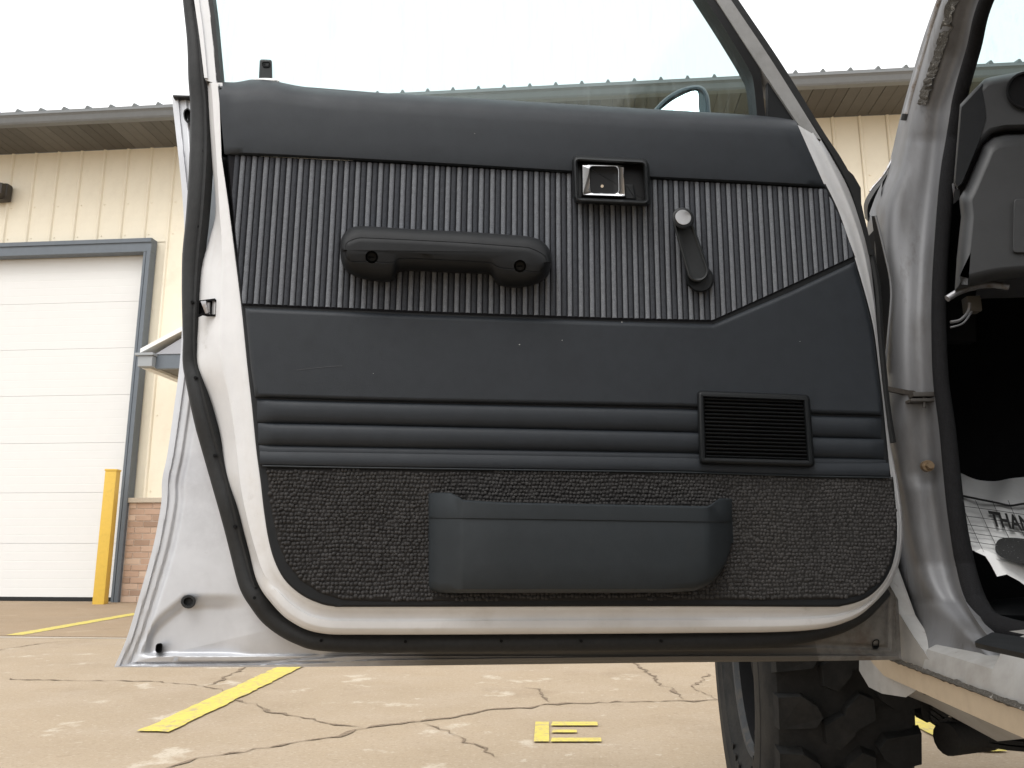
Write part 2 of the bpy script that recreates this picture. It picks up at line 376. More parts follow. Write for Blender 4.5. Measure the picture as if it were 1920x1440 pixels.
line([(1.25, 3.0, 0), (1.39, 3.0, 0), (1.30, 5.94, 0), (1.16, 5.94, 0)])
em = MB()
for (u0, u1, v0, v1) in ((1003, 1030, 1353, 1390), (1035, 1121, 1353, 1360), (1036, 1082, 1368, 1373), (1034, 1128, 1383, 1390)):
    em.poly([PZ(u, v, .0062) for u, v in dens([(u0 + 1, v0), (u1 - 1, v0), (u1, v1), (u0 - 2, v1)], 5, True)])
em.build('painted_letter', M['roadpaint'], ground, smooth=0)

# ================================================================== the building
bld = thing('warehouse', 'cream steel-sided warehouse with brick base, white roll-up door and dark eave', 'building', (0, YB, 0))
ZS = 6.0                                                          # eave height
BX0, BX1 = -12.0, 12.0
GX1 = -5.70; GX0 = GX1 - 4.27; GZ = 4.45                          # roller door opening
wall = MB()
wall.box(((BX0 + GX0 - .02) / 2, YB + .2, ZS / 2), ((GX0 - .02 - BX0) / 2, .12, ZS / 2)); wall.box(((GX1 + .02 + BX1) / 2, YB + .2, ZS / 2), ((BX1 - GX1 - .02) / 2, .12, ZS / 2))
wall.box(((GX0 + GX1) / 2, YB + .2, (GZ + ZS) / 2 + .01), ((GX1 - GX0) / 2 + .018, .118, (ZS - GZ) / 2 - .012))
wall = wall.build('wall', M['siding'], bld, smooth=0)
# siding panels, each a ribbed sheet of its own
PW = .334
def sheet(h):
    prof = [(0, 0), (.006, -.024), (.020, -.030), (.034, -.024), (.046, 0), (.19, -.002), (PW - .004, 0), (PW - .002, .012)]
    m = MB(); m.grid([[Vector((x, y, 0)) for x, y in prof], [Vector((x, y, h)) for x, y in prof]])
    me = obj('siding_panel', m.v, m.f, M['siding'], smooth=0); d = me.data; bpy.data.objects.remove(me); return d
BRZ = 1.19; CAPZ = 1.25
tall = sheet(ZS - CAPZ); short = sheet(ZS - GZ - .19)
screw_mb = MB(); screw_mb.tube([(0, .004, 0), (0, -.006, 0)], .009, 6); sc = screw_mb.build('screw', M['siding'], smooth=0); scd = sc.data; bpy.data.objects.remove(sc)
x = -7.827 - PW * 12; seams = []
while x < 11.5:
    over = (x + PW > GX0 - .12) and (x < GX1 + .09)
    if over: link('siding_panel', short, wall, (x, YB + .07, GZ + .19))
    else: link('siding_panel', tall, wall, (x, YB + .07, CAPZ + .003))
    seams.append((x, over)); x += PW
for x, over in seams:
    if -8.3 < x < -5 or 2.8 < x < 4.6:
        for z in (1.34, 2.3, 3.1, 4.75, 5.2):
            if not over or z > GZ + .2: link('screw', scd, wall, (x + .085, YB + .065, z))
# brick wainscot, each brick its own piece
wm = MB(); wm.box(((GX1 + .1 + BX1) / 2, YB + .026, BRZ / 2), ((BX1 - GX1 - .1) / 2, .069, BRZ / 2)); wm.box(((BX0 + GX0 - .1) / 2, YB + .026, BRZ / 2), ((GX0 - .1 - BX0) / 2, .069, BRZ / 2))
wains = wm.build('brick_wainscot', M['mortar'], bld, smooth=0)
BH = BRZ / 16; BL = .205
bm_ = []
for L in (BL - .011, BL / 2 - .011):
    b = MB(); b.box((0, 0, 0), (L / 2, .03, (BH - .011) / 2)); o = b.build('brick', M['brick'], smooth=0, bevel=.003); bm_.append(o.data); bpy.data.objects.remove(o)
bx0 = GX1 + .105; nb = 0; rest = MB()
for r in range(16):
    z = (r + .5) * BH; xx = bx0
    if r % 2: link('brick', bm_[1], wains, (xx + BL / 4, YB - .02 + random.uniform(-.003, .003), z)); xx += BL / 2
    while xx < bx0 + 9.6:
        yy = YB - .02 + random.uniform(-.004, .004)
        if xx < bx0 + 3.5: link('brick', bm_[0], wains, (xx + BL / 2, yy, z))
        else: rest.box((xx + BL / 2, yy, z), ((BL - .011) / 2, .03, (BH - .011) / 2))
        xx += BL
tag(rest.build('brick_courses', M['brick'], wains, smooth=0), kind='stuff')
b = MB(); b.box(((bx0 - .01 + BX1) / 2, YB + .0, (BRZ + CAPZ) / 2), ((BX1 - bx0 + .01) / 2, .075, (CAPZ - BRZ) / 2)); b.build('stone_sill', M['stone'], bld, smooth=0, bevel=.006)
# roller door: seven sections in a slate frame
fr = MB()
for s, xx in ((-1, GX0), (1, GX1)):
    fr.box((xx + s * .05, YB - .01, GZ / 2), (.05, .065, GZ / 2)); fr.box((xx + s * .075, YB - .08, GZ / 2), (.026, .012, GZ / 2 - .001)); fr.box((xx + s * .02, YB - .077, GZ / 2), (.017, .008, GZ / 2 - .002))
fr.box(((GX0 + GX1) / 2, YB - .012, GZ + .095), ((GX1 - GX0) / 2 + .1, .068, .093)); fr.box(((GX0 + GX1) / 2, YB - .084, GZ + .155), ((GX1 - GX0) / 2 + .099, .014, .028))
fr.build('door_frame', M['trim'], bld, smooth=0, bevel=.004)
rd = MB(); rd.box(((GX0 + GX1) / 2, YB + .14, GZ / 2), ((GX1 - GX0) / 2, .02, GZ / 2)); rd = rd.build('roller_door', M['siding_w'], bld, smooth=0)
edges = [.05, .70, 1.33, 1.96, 2.58, 3.20, 3.83, 4.46]
for a, c in zip(edges, edges[1:]):
    s = MB(); h = c - a
    prof = [(0, .02), (0, 0)] + sum([[(h * k / 6 - .006, 0), (h * k / 6, .0009), (h * k / 6 + .006, 0)] for k in range(1, 6)], []) + [(h - .003, .0005), (h - .0025, .006)]
    s.grid([[Vector((GX0 + .004, y, z)) for z, y in prof], [Vector((GX1 - .004, y, z)) for z, y in prof]])
    s.build('door_section', M['siding_w'], rd, smooth=0, loc=(0, YB + .085, a))
s = MB(); s.box(((GX0 + GX1) / 2, YB + .1, .027), ((GX1 - GX0) / 2 - .003, .02, .024)); s.build('bottom_seal', M['rubber'], rd, smooth=0)
# eave: soffit panels, gutter, ribbed roof
YE = 8.95
sf = MB(); sf.box(((BX0 + BX1) / 2, (YE + YB) / 2, ZS + .11), ((BX1 - BX0) / 2, (YB - YE) / 2 - .01, .09)); sf = sf.build('soffit', M['soffit'], bld, smooth=0)
sp = []
for k in range(3):
    m = MB(); W = .42
    m.grid([[Vector((x, y, z)) for x, z in ((0, .02), (.0, 0), (W / 3 - .006, 0), (W / 3, .006), (W / 3 + .006, 0), (2 * W / 3 - .006, 0), (2 * W / 3, .006), (2 * W / 3 + .006, 0), (W - .008, 0), (W - .006, .02))] for y in (YE + .02, YB + .05)])
    o = m.build('soffit_panel', mat('taupe_soffit_%d' % k, [(.082, .078, .071), (.105, .100, .091), (.066, .061, .054)][k], .55, var=.05, vscale=3), smooth=0); sp.append(o.data); bpy.data.objects.remove(o)
x = -11.9; k = 0
while x < 11.6: link('soffit_panel', sp[[0, 0, 1, 0, 2, 1, 0, 0, 2][k % 9]], sf, (x, 0, ZS - .004)); x += .42; k += 1
gm = MB(); prof = [(YE + .02, ZS - .02), (YE - .06, ZS - .02), (YE - .075, ZS + .0), (YE - .095, ZS + .055), (YE - .11, ZS + .075), (YE - .118, ZS + .08), (YE - .118, ZS + .115), (YE - .105, ZS + .12), (YE - .10, ZS + .10), (YE + .0, ZS + .09)]
gm.grid([[Vector((BX0, y, z)) for y, z in prof], [Vector((BX1, y, z)) for y, z in prof]]); gm.build('gutter', M['gutter'], bld, smooth=0)
rf = MB(); rf.grid([[Vector((BX0, YE - .10, ZS + .125)), Vector((BX1, YE - .10, ZS + .125))], [Vector((BX0, YB + 7, ZS + 2.0)), Vector((BX1, YB + 7, ZS + 2.0))]])
rf.grid([[Vector((BX0, YE - .10, ZS + .105)), Vector((BX1, YE - .10, ZS + .105))], [Vector((BX0, YE - .10, ZS + .1249)), Vector((BX1, YE - .10, ZS + .1249))]])
rf = rf.build('roof', M['roof'], bld, smooth=0)
rm = MB(); rows = []
for y, z in ((YE - .115, ZS + .118), (YB + 6.9, ZS + 1.98)):
    rows.append([Vector((a, y, z + c)) for a, c in ((-.03, 0), (-.016, .03), (-.009, .044), (.009, .044), (.016, .03), (.03, 0))])
bb = rm.grid(rows); rm.f.append(tuple(range(bb, bb + 6))); rm.m.append(0)
o = rm.build('roof_rib', M['roof'], smooth=0); rbd = o.data; bpy.data.objects.remove(o)
x = PY(43, 213, YE).x - .313 * 18
while x < 11.8: link('roof_rib', rbd, rf, (x, 0, 0)); x += .3135
# small gabled canopy over the side door
cx0, cx1, cy0, cz = PY(258, 690, 8.55).x, PY(258, 690, 8.55).x + 2.4, 8.55, PY(258, 688, 8.55).z
cn = MB(); ap = (cx0 + cx1) / 2; rise = .62
for s, xe in ((-1, cx0), (1, cx1)):
    prism(cn, [(xe, cy0 + .02, cz + .17), (ap, cy0 + .02, cz + .17 + rise), (ap, cy0 + .02, cz + .24 + rise), (xe, cy0 + .02, cz + .22)], Vector((0, YB - cy0, 0)))
canopy = cn.build('entrance_canopy', M['white'], bld, smooth=0)
cn = MB(); cn.poly([Vector(p) for p in ((cx0 + .16, cy0 + .06, cz + .16), (cx1 - .16, cy0 + .06, cz + .16), (ap, cy0 + .06, cz + .17 + rise))]); cn.build('gable_infill', mat('pale_grey_panel', (.33, .34, .37), .5), canopy, smooth=0)
cn = MB(); cn.box((ap, cy0 + .10, cz + .075), ((cx1 - cx0) / 2 - .17, .03, .085)); cn.build('fascia', M['trim'], canopy, smooth=0, bevel=.006)
for s, xe in ((1, cx0), (-1, cx1)):
    cn = MB(); cn.box((xe + s * .085, cy0 + .04, cz + .065), (.085, .05, .062)); cn.box((xe + s * .075, cy0 + .03, cz + .145), (.11, .06, .016)); cn.build('eave_return', mat('pale_gutter', (.30, .32, .335), .5), canopy, smooth=0, bevel=.008)
    cn = MB(); cn.box((xe + s * .05, (cy0 + .10 + YB) / 2, cz + .06), (.05, (YB - cy0 - .10) / 2, .06)); cn.build('side_beam', M['white'], canopy, smooth=0)
cn = MB(); cn.box((ap, (cy0 + .14 + YB) / 2, cz + .05), ((cx1 - cx0) / 2 - .11, (YB - cy0 - .14) / 2, .02)); cn.build('canopy_soffit', M['soffit'], canopy, smooth=0)
# wall lamp
p = PY(6, 357, YB - .1)
wl = thing('wall_lamp', 'dark bronze wall lamp on cream siding above the roller door', 'lamp', (p.x - .08, YB + .04, p.z))
m = MB(); m.box((p.x - .1, YB - .02, p.z), (.13, .06, .12)); m.build('lamp_housing', M['bronze'], wl, bevel=.03)
m = MB(); prism(m, [(p.x - .22, YB - .08, p.z + .11), (p.x + .03, YB - .08, p.z + .09), (p.x + .03, YB - .08, p.z - .06), (p.x - .05, YB - .08, p.z - .11), (p.x - .22, YB - .08, p.z - .11)], Vector((0, -.09, -.01))); m.build('lamp_hood', M['bronze'], wl, bevel=.012)
m = MB(); m.box((p.x - .12, YB - .12, p.z - .115), (.07, .04, .01)); m.build('lamp_lens', M['lens'], wl, smooth=0)
# bollard: square yellow post
bp_ = PZ(181, 1134, 0); bo = thing('bollard', 'square yellow bollard in front of the white roller door', 'bollard', (bp_.x, bp_.y + .07, 0))
rz = math.radians(10); axs = (Vector((math.cos(rz), math.sin(rz), 0)), Vector((-math.sin(rz), math.cos(rz), 0)), ZV)
m = MB(); m.box((bp_.x, bp_.y + .07, .775), (.066, .066, .775), 0, axs); m.build('post', M['yellow'], bo, bevel=.012)
m = MB(); m.box((bp_.x, bp_.y + .07, 1.56), (.072, .072, .012), 0, axs); m.build('post_cap', M['yellow'], bo, bevel=.008)

# ================================================================== the wagon
car = thing('off_road_wagon', 'silver off-road wagon with its driver door open on the concrete lot', 'car', (1.3, 1.0, 0))
# ---- door: stamped inner shell
T = [((388, 155), (396, 155), (411, 155)), ((391, 210), (400, 210), (414, 205)), ((397, 300), (406, 300), (421, 300)), ((404, 395), (412, 400), (429, 390)), ((392, 450), (416, 450), (436, 445)), ((377, 505), (417, 505), (445, 515)),
     ((371, 570), (414, 570), (452, 575)), ((367, 640), (412, 645), (459, 645)), ((369, 690), (418, 690), (464, 690)), ((395, 750), (431, 750), (470, 745)), ((414, 820), (441, 820), (478, 820)), ((424, 895), (449, 895), (487, 890)),
     ((446, 957), (460, 957), (494, 955)), ((465, 1027), (478, 1027), (506, 1020)), ((482, 1090), (497, 1080), (522, 1068)), ((508, 1130), (525, 1110), (545, 1100)), ((545, 1165), (560, 1140), (575, 1121)), ((600, 1187), (605, 1158), (620, 1136)),
     ((700, 1190), (700, 1162), (700, 1138)), ((990, 1189), (990, 1161), (990, 1138)), ((1280, 1187), (1280, 1160), (1280, 1137)), ((1500, 1183), (1510, 1158), (1540, 1138)), ((1590, 1165), (1590, 1148), (1600, 1133)), ((1640, 1130), (1638, 1122), (1640, 1112)),
     ((1675, 1085), (1672, 1078), (1668, 1072)), ((1691, 1030), (1688, 1026), (1681, 1022)), ((1692, 970), (1689, 969), (1682, 970)), ((1683, 900), (1680, 900), (1670, 890)), ((1669, 830), (1667, 830), (1661, 820)), ((1657, 740), (1656, 740), (1653, 740)),
     ((1650, 680), (1650, 680), (1647, 680)), ((1644, 610), (1643, 610), (1638, 610)), ((1640, 560), (1637, 560), (1625, 560)), ((1630, 480), (1622, 480), (1602, 480)), ((1615, 420), (1605, 420), (1584, 425)), ((1592, 355), (1580, 355), (1550, 350)),
     ((1560, 295), (1552, 298), (1528, 298)), ((1530, 245), (1522, 250), (1502, 238))]
c0 = cr([t[0] for t in T], 8); c1 = cr([t[1] for t in T], 8); c2 = cr([t[2] for t in T], 8)
def row(poly, d): return [D(p.x, p.y, d) for p in poly]
def mixp(a, b, t): return [p.lerp(q, t) for p, q in zip(a, b)]
m = MB()
def rowf(poly, da, db): return [D(p.x, p.y, lerp(da, db, sstep((q.y - 1040) / 110))) for p, q in zip(poly, c0)]
def sstep(x): x = max(0, min(1, x)); return x * x * (3 - 2 * x)
deep = [p - DN * .05 for p in rowf(c0, -.055, -.030)]
m.grid([deep, rowf(c0, -.055, -.030), rowf(mixp(c0, c1, .15), -.049, -.022), rowf(mixp(c0, c1, .38), -.043, -.0165), rowf(mixp(c0, c1, .46), -.040, -.0155), rowf(mixp(c0, c1, .90), -.024, -.0160), rowf(mixp(c0, c1, .96), -.021, -.0175), rowf(c1, -.019, -.018), row(mixp(c1, c2, .12), -.0185), row(mixp(c1, c2, .6), -.014), row(mixp(c1, c2, .72), -.009), row(c2, -.007), row(mixp(c1, c2, 1.4), -.007)])
shell = m.build('door', M['paint_c'], car, smooth=50)
# latch opening and latch
m = MB(); q = [(371, 565), (402, 561), (407, 566), (406, 592), (390, 592), (380, 590), (370, 594)]
pillow(m, q, [(-1.5, -.030), (-1.5, -.0275), (2.5, -.0275), (3, -.034)], m=0, cap=True)
m.build('latch_opening', M['black'], shell)
m = MB(); prism(m, [D(u, v, -.029) for u, v in ((378, 567), (388, 566), (393, 589), (387, 590))], DN * .006); m.tube([D(391, 568, -.026), D(391, 586, -.026)], .0022); m.build('latch', M['steel'], shell, bevel=.0008)
# ---- outer skin with folded hem
O = [((322, 182), (376, 182)), ((332, 270), (378, 290)), ((342, 370), (373, 380)), ((346, 440), (366, 455)), ((345, 520), (360, 540)), ((342, 600), (358, 620)), ((337, 680), (360, 690)), ((327, 760), (377, 765)), ((314, 850), (402, 855)), ((304, 900), (416, 905)), ((302, 945), (428, 950)),
     ((287, 1025), (448, 1027)), ((262, 1115), (466, 1093)), ((238, 1195), (490, 1133))]
O2 = [((214, 1251), (530, 1175)), ((420, 1251), (590, 1200)), ((700, 1249), (720, 1206)), ((1280, 1242), (1280, 1203)), ((1500, 1240), (1500, 1192)), ((1690, 1237), (1600, 1155))]
O3 = [((1690, 1237), (1600, 1155)), ((1687, 1180), (1640, 1125)), ((1684, 1125), (1664, 1090))]
oo = cr([a for a, b in O] + [O2[0][0]], 16) + cr([a for a, b in O2], 24)[1:] + cr([a for a, b in O3], 6)[1:]
oi = cr([b for a, b in O] + [O2[0][1]], 16) + cr([b for a, b in O2], 24)[1:] + cr([b for a, b in O3], 6)[1:]
def sstep(x): x = max(0, min(1, x)); return x * x * (3 - 2 * x)
def stamp(u, v):
    # the stamped recess in the lower rear corner and the long step above the bottom flange
    d = 0
    e1 = (v - interp(u, [(230, 1215), (262, 1190), (300, 1150), (345, 1113), (470, 1113), (480, 1113)])) / 30
    if 225 < u < 480:
        a = sstep(e1) * sstep((u - (262 + (1215 - v) * .18)) / 26) * sstep((475 - u) / 70)
        d -= .012 * a * sstep((1232 - v) / 10)
    if u > 330: d += .005 * sstep((v - 1226) / 5) - .004 * sstep((v - 1238) / 4)
    if v < 300: d -= .01 * sstep((300 - v) / 90)
    return d
m = MB(); K = 70; rows = []
for k in range(K + 1):
    t = k / K; r = []
    for a, b in zip(oo, oi):
        p = a.lerp(b, t); dd = lerp(-.088, -.072, t)
        wpx = (b - a).length * t
        dd += .0035 * (1 - sstep((wpx - 11) / 3)) if wpx < 15 else 0                 # hem fold
        dd -= .004 * sstep((wpx - 24) / 8) * (1 - sstep((wpx - 34) / 10))
        r.append(D(p.x, p.y, dd + stamp(p.x, p.y)))
    rows.append(r)
edge = rows[0]; b1 = [p - DN * .006 for p in edge]; cen = D(930, 700, -.16)
b2 = [p.lerp(cen, .05) - DN * .045 for p in edge]; b3 = [p.lerp(cen, .22) - DN * .075 for p in edge]
m.grid([b3, b2, b1] + rows); m.poly(b3)
def graded():  # silver paint blending to dark grey towards the hinge end, edge broken by noise
    m = M['paint'].copy(); m.name = 'graded_silver_paint'; t = m.node_tree; b = t.nodes['Principled BSDF']; src = b.inputs['Base Color'].links[0].from_socket; L = t.links.new
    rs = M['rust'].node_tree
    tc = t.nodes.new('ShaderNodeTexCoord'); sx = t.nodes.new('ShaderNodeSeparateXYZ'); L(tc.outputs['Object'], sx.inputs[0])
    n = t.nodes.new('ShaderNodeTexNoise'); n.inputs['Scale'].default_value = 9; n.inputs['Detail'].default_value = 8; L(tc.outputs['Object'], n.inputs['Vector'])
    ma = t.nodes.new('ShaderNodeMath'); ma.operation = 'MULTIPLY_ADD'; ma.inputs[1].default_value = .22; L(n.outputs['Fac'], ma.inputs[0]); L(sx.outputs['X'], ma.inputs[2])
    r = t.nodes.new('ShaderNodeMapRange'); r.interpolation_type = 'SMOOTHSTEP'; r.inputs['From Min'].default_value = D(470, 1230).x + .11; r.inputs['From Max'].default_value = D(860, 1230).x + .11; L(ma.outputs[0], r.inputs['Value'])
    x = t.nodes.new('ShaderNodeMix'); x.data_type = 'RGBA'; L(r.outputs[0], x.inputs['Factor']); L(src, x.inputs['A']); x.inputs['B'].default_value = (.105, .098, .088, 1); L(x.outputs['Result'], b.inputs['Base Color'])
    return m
skin = m.build('outer_skin', [M['paint'], M['rust'], M['paint_d'], graded()], shell, smooth=40)
me = skin.data
for pl in me.polygons:
    c = pl.center - DO; s = c.dot(DX); t = c.dot(DU)
    if s > ST(1580, 1200)[0]: pl.material_index = 1
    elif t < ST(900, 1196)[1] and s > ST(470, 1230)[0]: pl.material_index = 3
m = MB(); pillow(m, cr([(353 + 14 * math.cos(a * math.pi / 6), 1128 + 13 * math.sin(a * math.pi / 6)) for a in range(12)], 2, True), [(0, -.09), (0, -.074), (1.5, -.0715), (5, -.0715), (6.5, -.078)], cap=True)
m.build('rubber_plug', M['rubber'], shell)
m = MB(); pillow(m, cr([(352, 205), (360, 214), (360, 226), (354, 230), (347, 222), (346, 210)], 4, True), [(-2, -.092), (-2, -.0805), (0, -.0805), (2, -.09)]); m.build('rubber_plug', M['rubber'], shell)
for (u, v) in ((298, 1215), (1642, 1208)):
    m = MB(); pillow(m, rrect([(u - 5, v - 7), (u + 6, v - 9), (u + 5, v + 8), (u - 6, v + 8)], 5), [(-1, -.1), (-1, -.0785), (.5, -.0785), (1, -.085)]); m.build('drain_hole', M['black'], shell)
m = MB(); prism(m, [D(u, v, -.082) for u, v in ((324, 178), (358, 179), (358, 182), (324, 181))], -DN * .02); m.build('belt_seal_end', M['rubber'], shell)
# ---- door weatherstrip
wc = cr([(330, -260), (344, -100), (356, 0), (367, 80), (372, 150), (377, 210), (377, 300), (371, 400), (363, 480), (359, 560), (358, 640), (359, 680), (366, 713), (382, 780), (400, 847), (418, 913), (430, 957), (448, 1027), (466, 1093), (485, 1127), (512, 1160), (560, 1190), (620, 1204), (800, 1206), (1280, 1202), (1450, 1196), (1550, 1178), (1610, 1150), (1655, 1105)], 6)
m = MB(); path = [D(p.x, p.y, -.060 + .002 * math.sin(i * .35)) for i, p in enumerate(wc)]
rad = [interp(p.y, [(0, .0105), (150, .0145), (300, .0165), (480, .0155), (640, .0105), (720, .013), (800, .0145), (1000, .0125), (1100, .013), (1220, .0125)]) for p in wc]
m.tube(path, rad, 12)
m.build('weatherstrip', M['rubber'], shell, smooth=60)
m = MB(); fin = [(p, r) for p, r in zip(path, rad)]
m.grid([[p + DX * r * .4 + DN * r * .85 for p, r in fin[14:110]], [p + DX * r * .75 + DN * (r * 1.05) for p, r in fin[14:110]], [p + DX * r * 1.15 + DN * r * .2 for p, r in fin[14:110]]])
m.build('weatherstrip_lip', M['rubber'], shell, smooth=60)
for u, v in ((378, 283), (370, 424), (360, 566), (366, 708), (402, 854), (440, 987), (477, 1121), (602, 1201), (760, 1203), (940, 1202), (1090, 1202), (1240, 1202)):
    m = MB(); c = D(u, v, -.045); m.tube([c - DN * .004, c], .0022, 8); m.build('strip_clip', M['black'], shell)
# ---- window frame, channels and glass
def bar(name, left, right, d, th, mt, parent, bev=0):
    L = cr(left, 6); R = cr(right, 6); m = MB()
    a = [D(p.x, p.y, d) for p in L]; b = [D(p.x, p.y, d) for p in R]
    m.grid([[p - DN * th for p in a], a, b, [p - DN * th for p in b], [p - DN * th for p in a]])
    return m.build(name, mt, parent, smooth=30)
bar('window_frame', [(305, -450), (346, -150), (367, 0), (377, 70), (385, 150)], [(331, -450), (370, -150), (391, 0), (400, 78), (408, 158)], -.03, .035, M['paint_c'], shell)
bar('window_frame_lip', [(301, -450), (343, -150), (364, 0), (374, 70), (383, 146)], [(309, -450), (351, -150), (373, 0), (382, 70), (389, 146)], -.027, .01, M['paint_c'], shell)
bar('window_channel', [(331, -450), (370, -150), (390, 0), (399, 80), (406, 157)], [(339, -450), (378, -150), (399, 0), (407, 80), (414, 157)], -.030, .03, M['rubber'], shell)
bar('window_frame', [(1039, -450), (1243, -150), (1343, 0), (1420, 118), (1508, 250)], [(1068, -450), (1272, -150), (1371, 0), (1440, 105), (1498, 195), (1530, 246)][:1] + [(1272, -150), (1371, 0), (1446, 112), (1540, 262)], -.032, .035, mat('aged_frame_paint', (.25, .25, .248), .5, var=.12, vscale=9, dirt=[((.13, .12, .105), 12, .52, .7, .5)]), shell)
bar('window_channel', [(1018, -450), (1224, -150), (1324, 0), (1370, 72), (1402, 126), (1413, 155), (1420, 222)], [(1040, -450), (1245, -150), (1345, 0), (1388, 66), (1420, 118), (1428, 152), (1436, 222)], -.034, .03, M['gloss'], shell)
bar('weatherstrip', [(1062, -450), (1266, -150), (1366, 0), (1446, 117), (1532, 245), (1562, 292), (1594, 352), (1614, 418), (1629, 478)], [(1083, -450), (1286, -150), (1385, 0), (1466, 120), (1545, 248), (1577, 296), (1606, 352), (1623, 416), (1637, 478)], -.048, .02, M['rubber'], shell)
m = MB(); m.tube([D(p.x, p.y, -.056) for p in cr([(1631, 470), (1644, 540), (1649, 620), (1655, 690), (1662, 760), (1673, 830)], 5)], .006, 8); m.build('weatherstrip', M['rubber'], shell)
m = MB(); prism(m, [D(u, v, -.036) for u, v in ((1440, 148), (1452, 166), (1495, 226), (1440, 224))], -DN * .01); m.build('sail_panel', M['plastic'], shell)
m = MB(); prism(m, [D(u, v, -.10) for u, v in ((1578, 308), (1600, 328), (1614, 352), (1616, 410), (1600, 400))], -DN * .01); m.build('front_corner', M['rubber'], shell)
m = MB(); prism(m, [D(u, v, -.03) for u, v in ((305, -450), (1066, -450), (1045, -490), (310, -490))], -DN * .035); m.build('window_frame', M['paint_c'], shell)
m = MB(); prism(m, [D(u, v, -.048) for u, v in ((336, -455), (1022, -455), (1330, 0), (1408, 128), (1428, 260), (416, 220), (408, 150), (402, 80), (394, 0))], -DN * .004); m.build('window_glass', M['glass'], shell, smooth=0)
m = MB(); m.tube([D(u, v, -.038) for u, v in ((413, 159), (470, 160), (700, 178), (1000, 198), (1425, 224))], .004, 8); m.build('belt_seal', M['rubber'], shell)
# lock button
m = MB(); pillow(m, rrect([(487, 111), (510, 112), (511, 152), (485, 152)], 5), [(1, -.052), (0, -.048), (0, -.036), (2, -.033)], back=True); lb = m.build('lock_button', M['plastic'], shell)
m = MB(); pillow(m, rrect([(491, 116), (507, 116), (506, 126), (492, 126)], 4), [(0, -.0335), (0, -.032), (2, -.033)]); m.build('lock_button_notch', M['black'], shell)
m = MB(); pillow(m, cr([(470, 154), (480, 147), (512, 147), (524, 153), (500, 158)], 4, True), [(0, -.055), (0, -.03), (3, -.028)]); m.build('lock_button_base', M['white'], shell)
# ---- door trim
PO = [(410, 157), (412, 200), (416, 250), (420, 300), (428, 380), (438, 460), (448, 540), (455, 600), (463, 680), (472, 760), (480, 840), (488, 900), (495, 960), (503, 1010), (514, 1050), (532, 1085), (560, 1112), (590, 1128), (625, 1137), (700, 1138), (1280, 1137), (1540, 1138), (1580, 1136),
      (1620, 1124), (1650, 1100), (1671, 1065), (1681, 1022), (1682, 980), (1678, 940), (1670, 890), (1662, 820), (1655, 750), (1648, 690), (1639, 620), (1625, 560), (1603, 485), (1588, 440), (1570, 390), (1548, 345)]
pout = cr(PO, 4)
m = MB(); poly = pout + [Vector((1300, 335)), Vector((1000, 318)), Vector((700, 303)), Vector((420, 290))]
pillow(m, poly, [(0, -.008), (0, -.002), (2, .0), (4, .0005)], cap=True)
trim = m.build('door_trim', M['vinyl2'], car)
gl_ = [(420, 290), (640, 300), (860, 312), (1072, 325), (1225, 336), (1400, 344), (1549, 352)]
tl_ = [(410, 157), (430, 155), (450, 153), (470, 149), (500, 149), (530, 155), (560, 161), (620, 168), (800, 179), (1000, 191), (1200, 203), (1400, 215), (1470, 222), (1490, 226)]
NC = 90; m = MB(); rows = []
gb = [Vector((lerp(421, 1548, k / NC), 0)) for k in range(NC + 1)]
for gp in gb: gp.y = interp(gp.x, gl_)
tlc = [(p.x, p.y) for p in cr(tl_, 5)]
tb = [Vector((lerp(408, 1492, k / NC), 0)) for k in range(NC + 1)]
for tp in tb: tp.y = interp(tp.x, tlc)
for t, d in ((0, -.002), (.006, .006), (.04, .011), (.12, .0125), (.3, .0135), (.5, .0140), (.7, .0135), (.82, .0115), (.91, .005), (.96, -.006), (.985, -.021), (1, -.030)):
    rows.append([D(lerp(a.x, b.x, t), lerp(a.y, b.y, t), d * min(1, .3 + min(k, NC - k) * .35) if d > 0 else d) for k, (a, b) in enumerate(zip(gb, tb))])
last = rows[-1]; rows.append([p - DN * .012 - ZV * .002 for p in last])
def sidecap(rows, j): return [r[j] for r in rows] + [r[j] - DN * .012 for r in reversed(rows)]
m.grid(rows); m.poly(sidecap(rows, 0)); m.poly(sidecap(rows, -1)); m.build('upper_pad', M['vinyl'], trim, smooth=60)
# ribbed cloth insert
CP = [(430, 293), (860, 316), (1072, 328), (1225, 339), (1400, 348), (1547, 357), (1572, 408), (1600, 481), (1470, 540), (1335, 601), (1150, 597), (800, 585), (456, 570), (443, 440)]
cst = [ST(*p) for p in CP]
m = MB(); pillow(m, dens(CP, 30, True), [(-3, -.001), (-2, .0016), (2, .0022)], cap=True); m.build('cloth_backing', M['cloth_b'], trim)
def clip(s):
    ts = []
    for i in range(len(cst)):
        (s0, t0), (s1, t1) = cst[i], cst[(i + 1) % len(cst)]
        if (s0 <= s < s1) or (s1 <= s < s0): ts.append(t0 + (t1 - t0) * (s - s0) / (s1 - s0))
    return (min(ts), max(ts)) if len(ts) >= 2 else None
smin = min(a for a, b in cst); smax = max(a for a, b in cst); pitch = (ST(1280, 440)[0] - ST(640, 440)[0]) / (640 / 10.42)
m = MB(); k = 0; s = smin
while s < smax:
    cols = []
    for a, d in ((.03, .0018), (.10, .0032), (.30, .0041), (.62, .0041), (.80, .0032), (.87, .0018)):
        c = clip(s + a * pitch)
        if c is None or c[1] - c[0] < .004: cols = None; break
        n_ = 26; cols.append([DST(s + a * pitch + .00012 * math.sin(t_ * 9 + k), c[0] + (c[1] - c[0]) * t_ / n_, d) for t_ in range(n_ + 1)])
    if cols: m.grid(cols, k % 2)
    s += pitch; k += 1
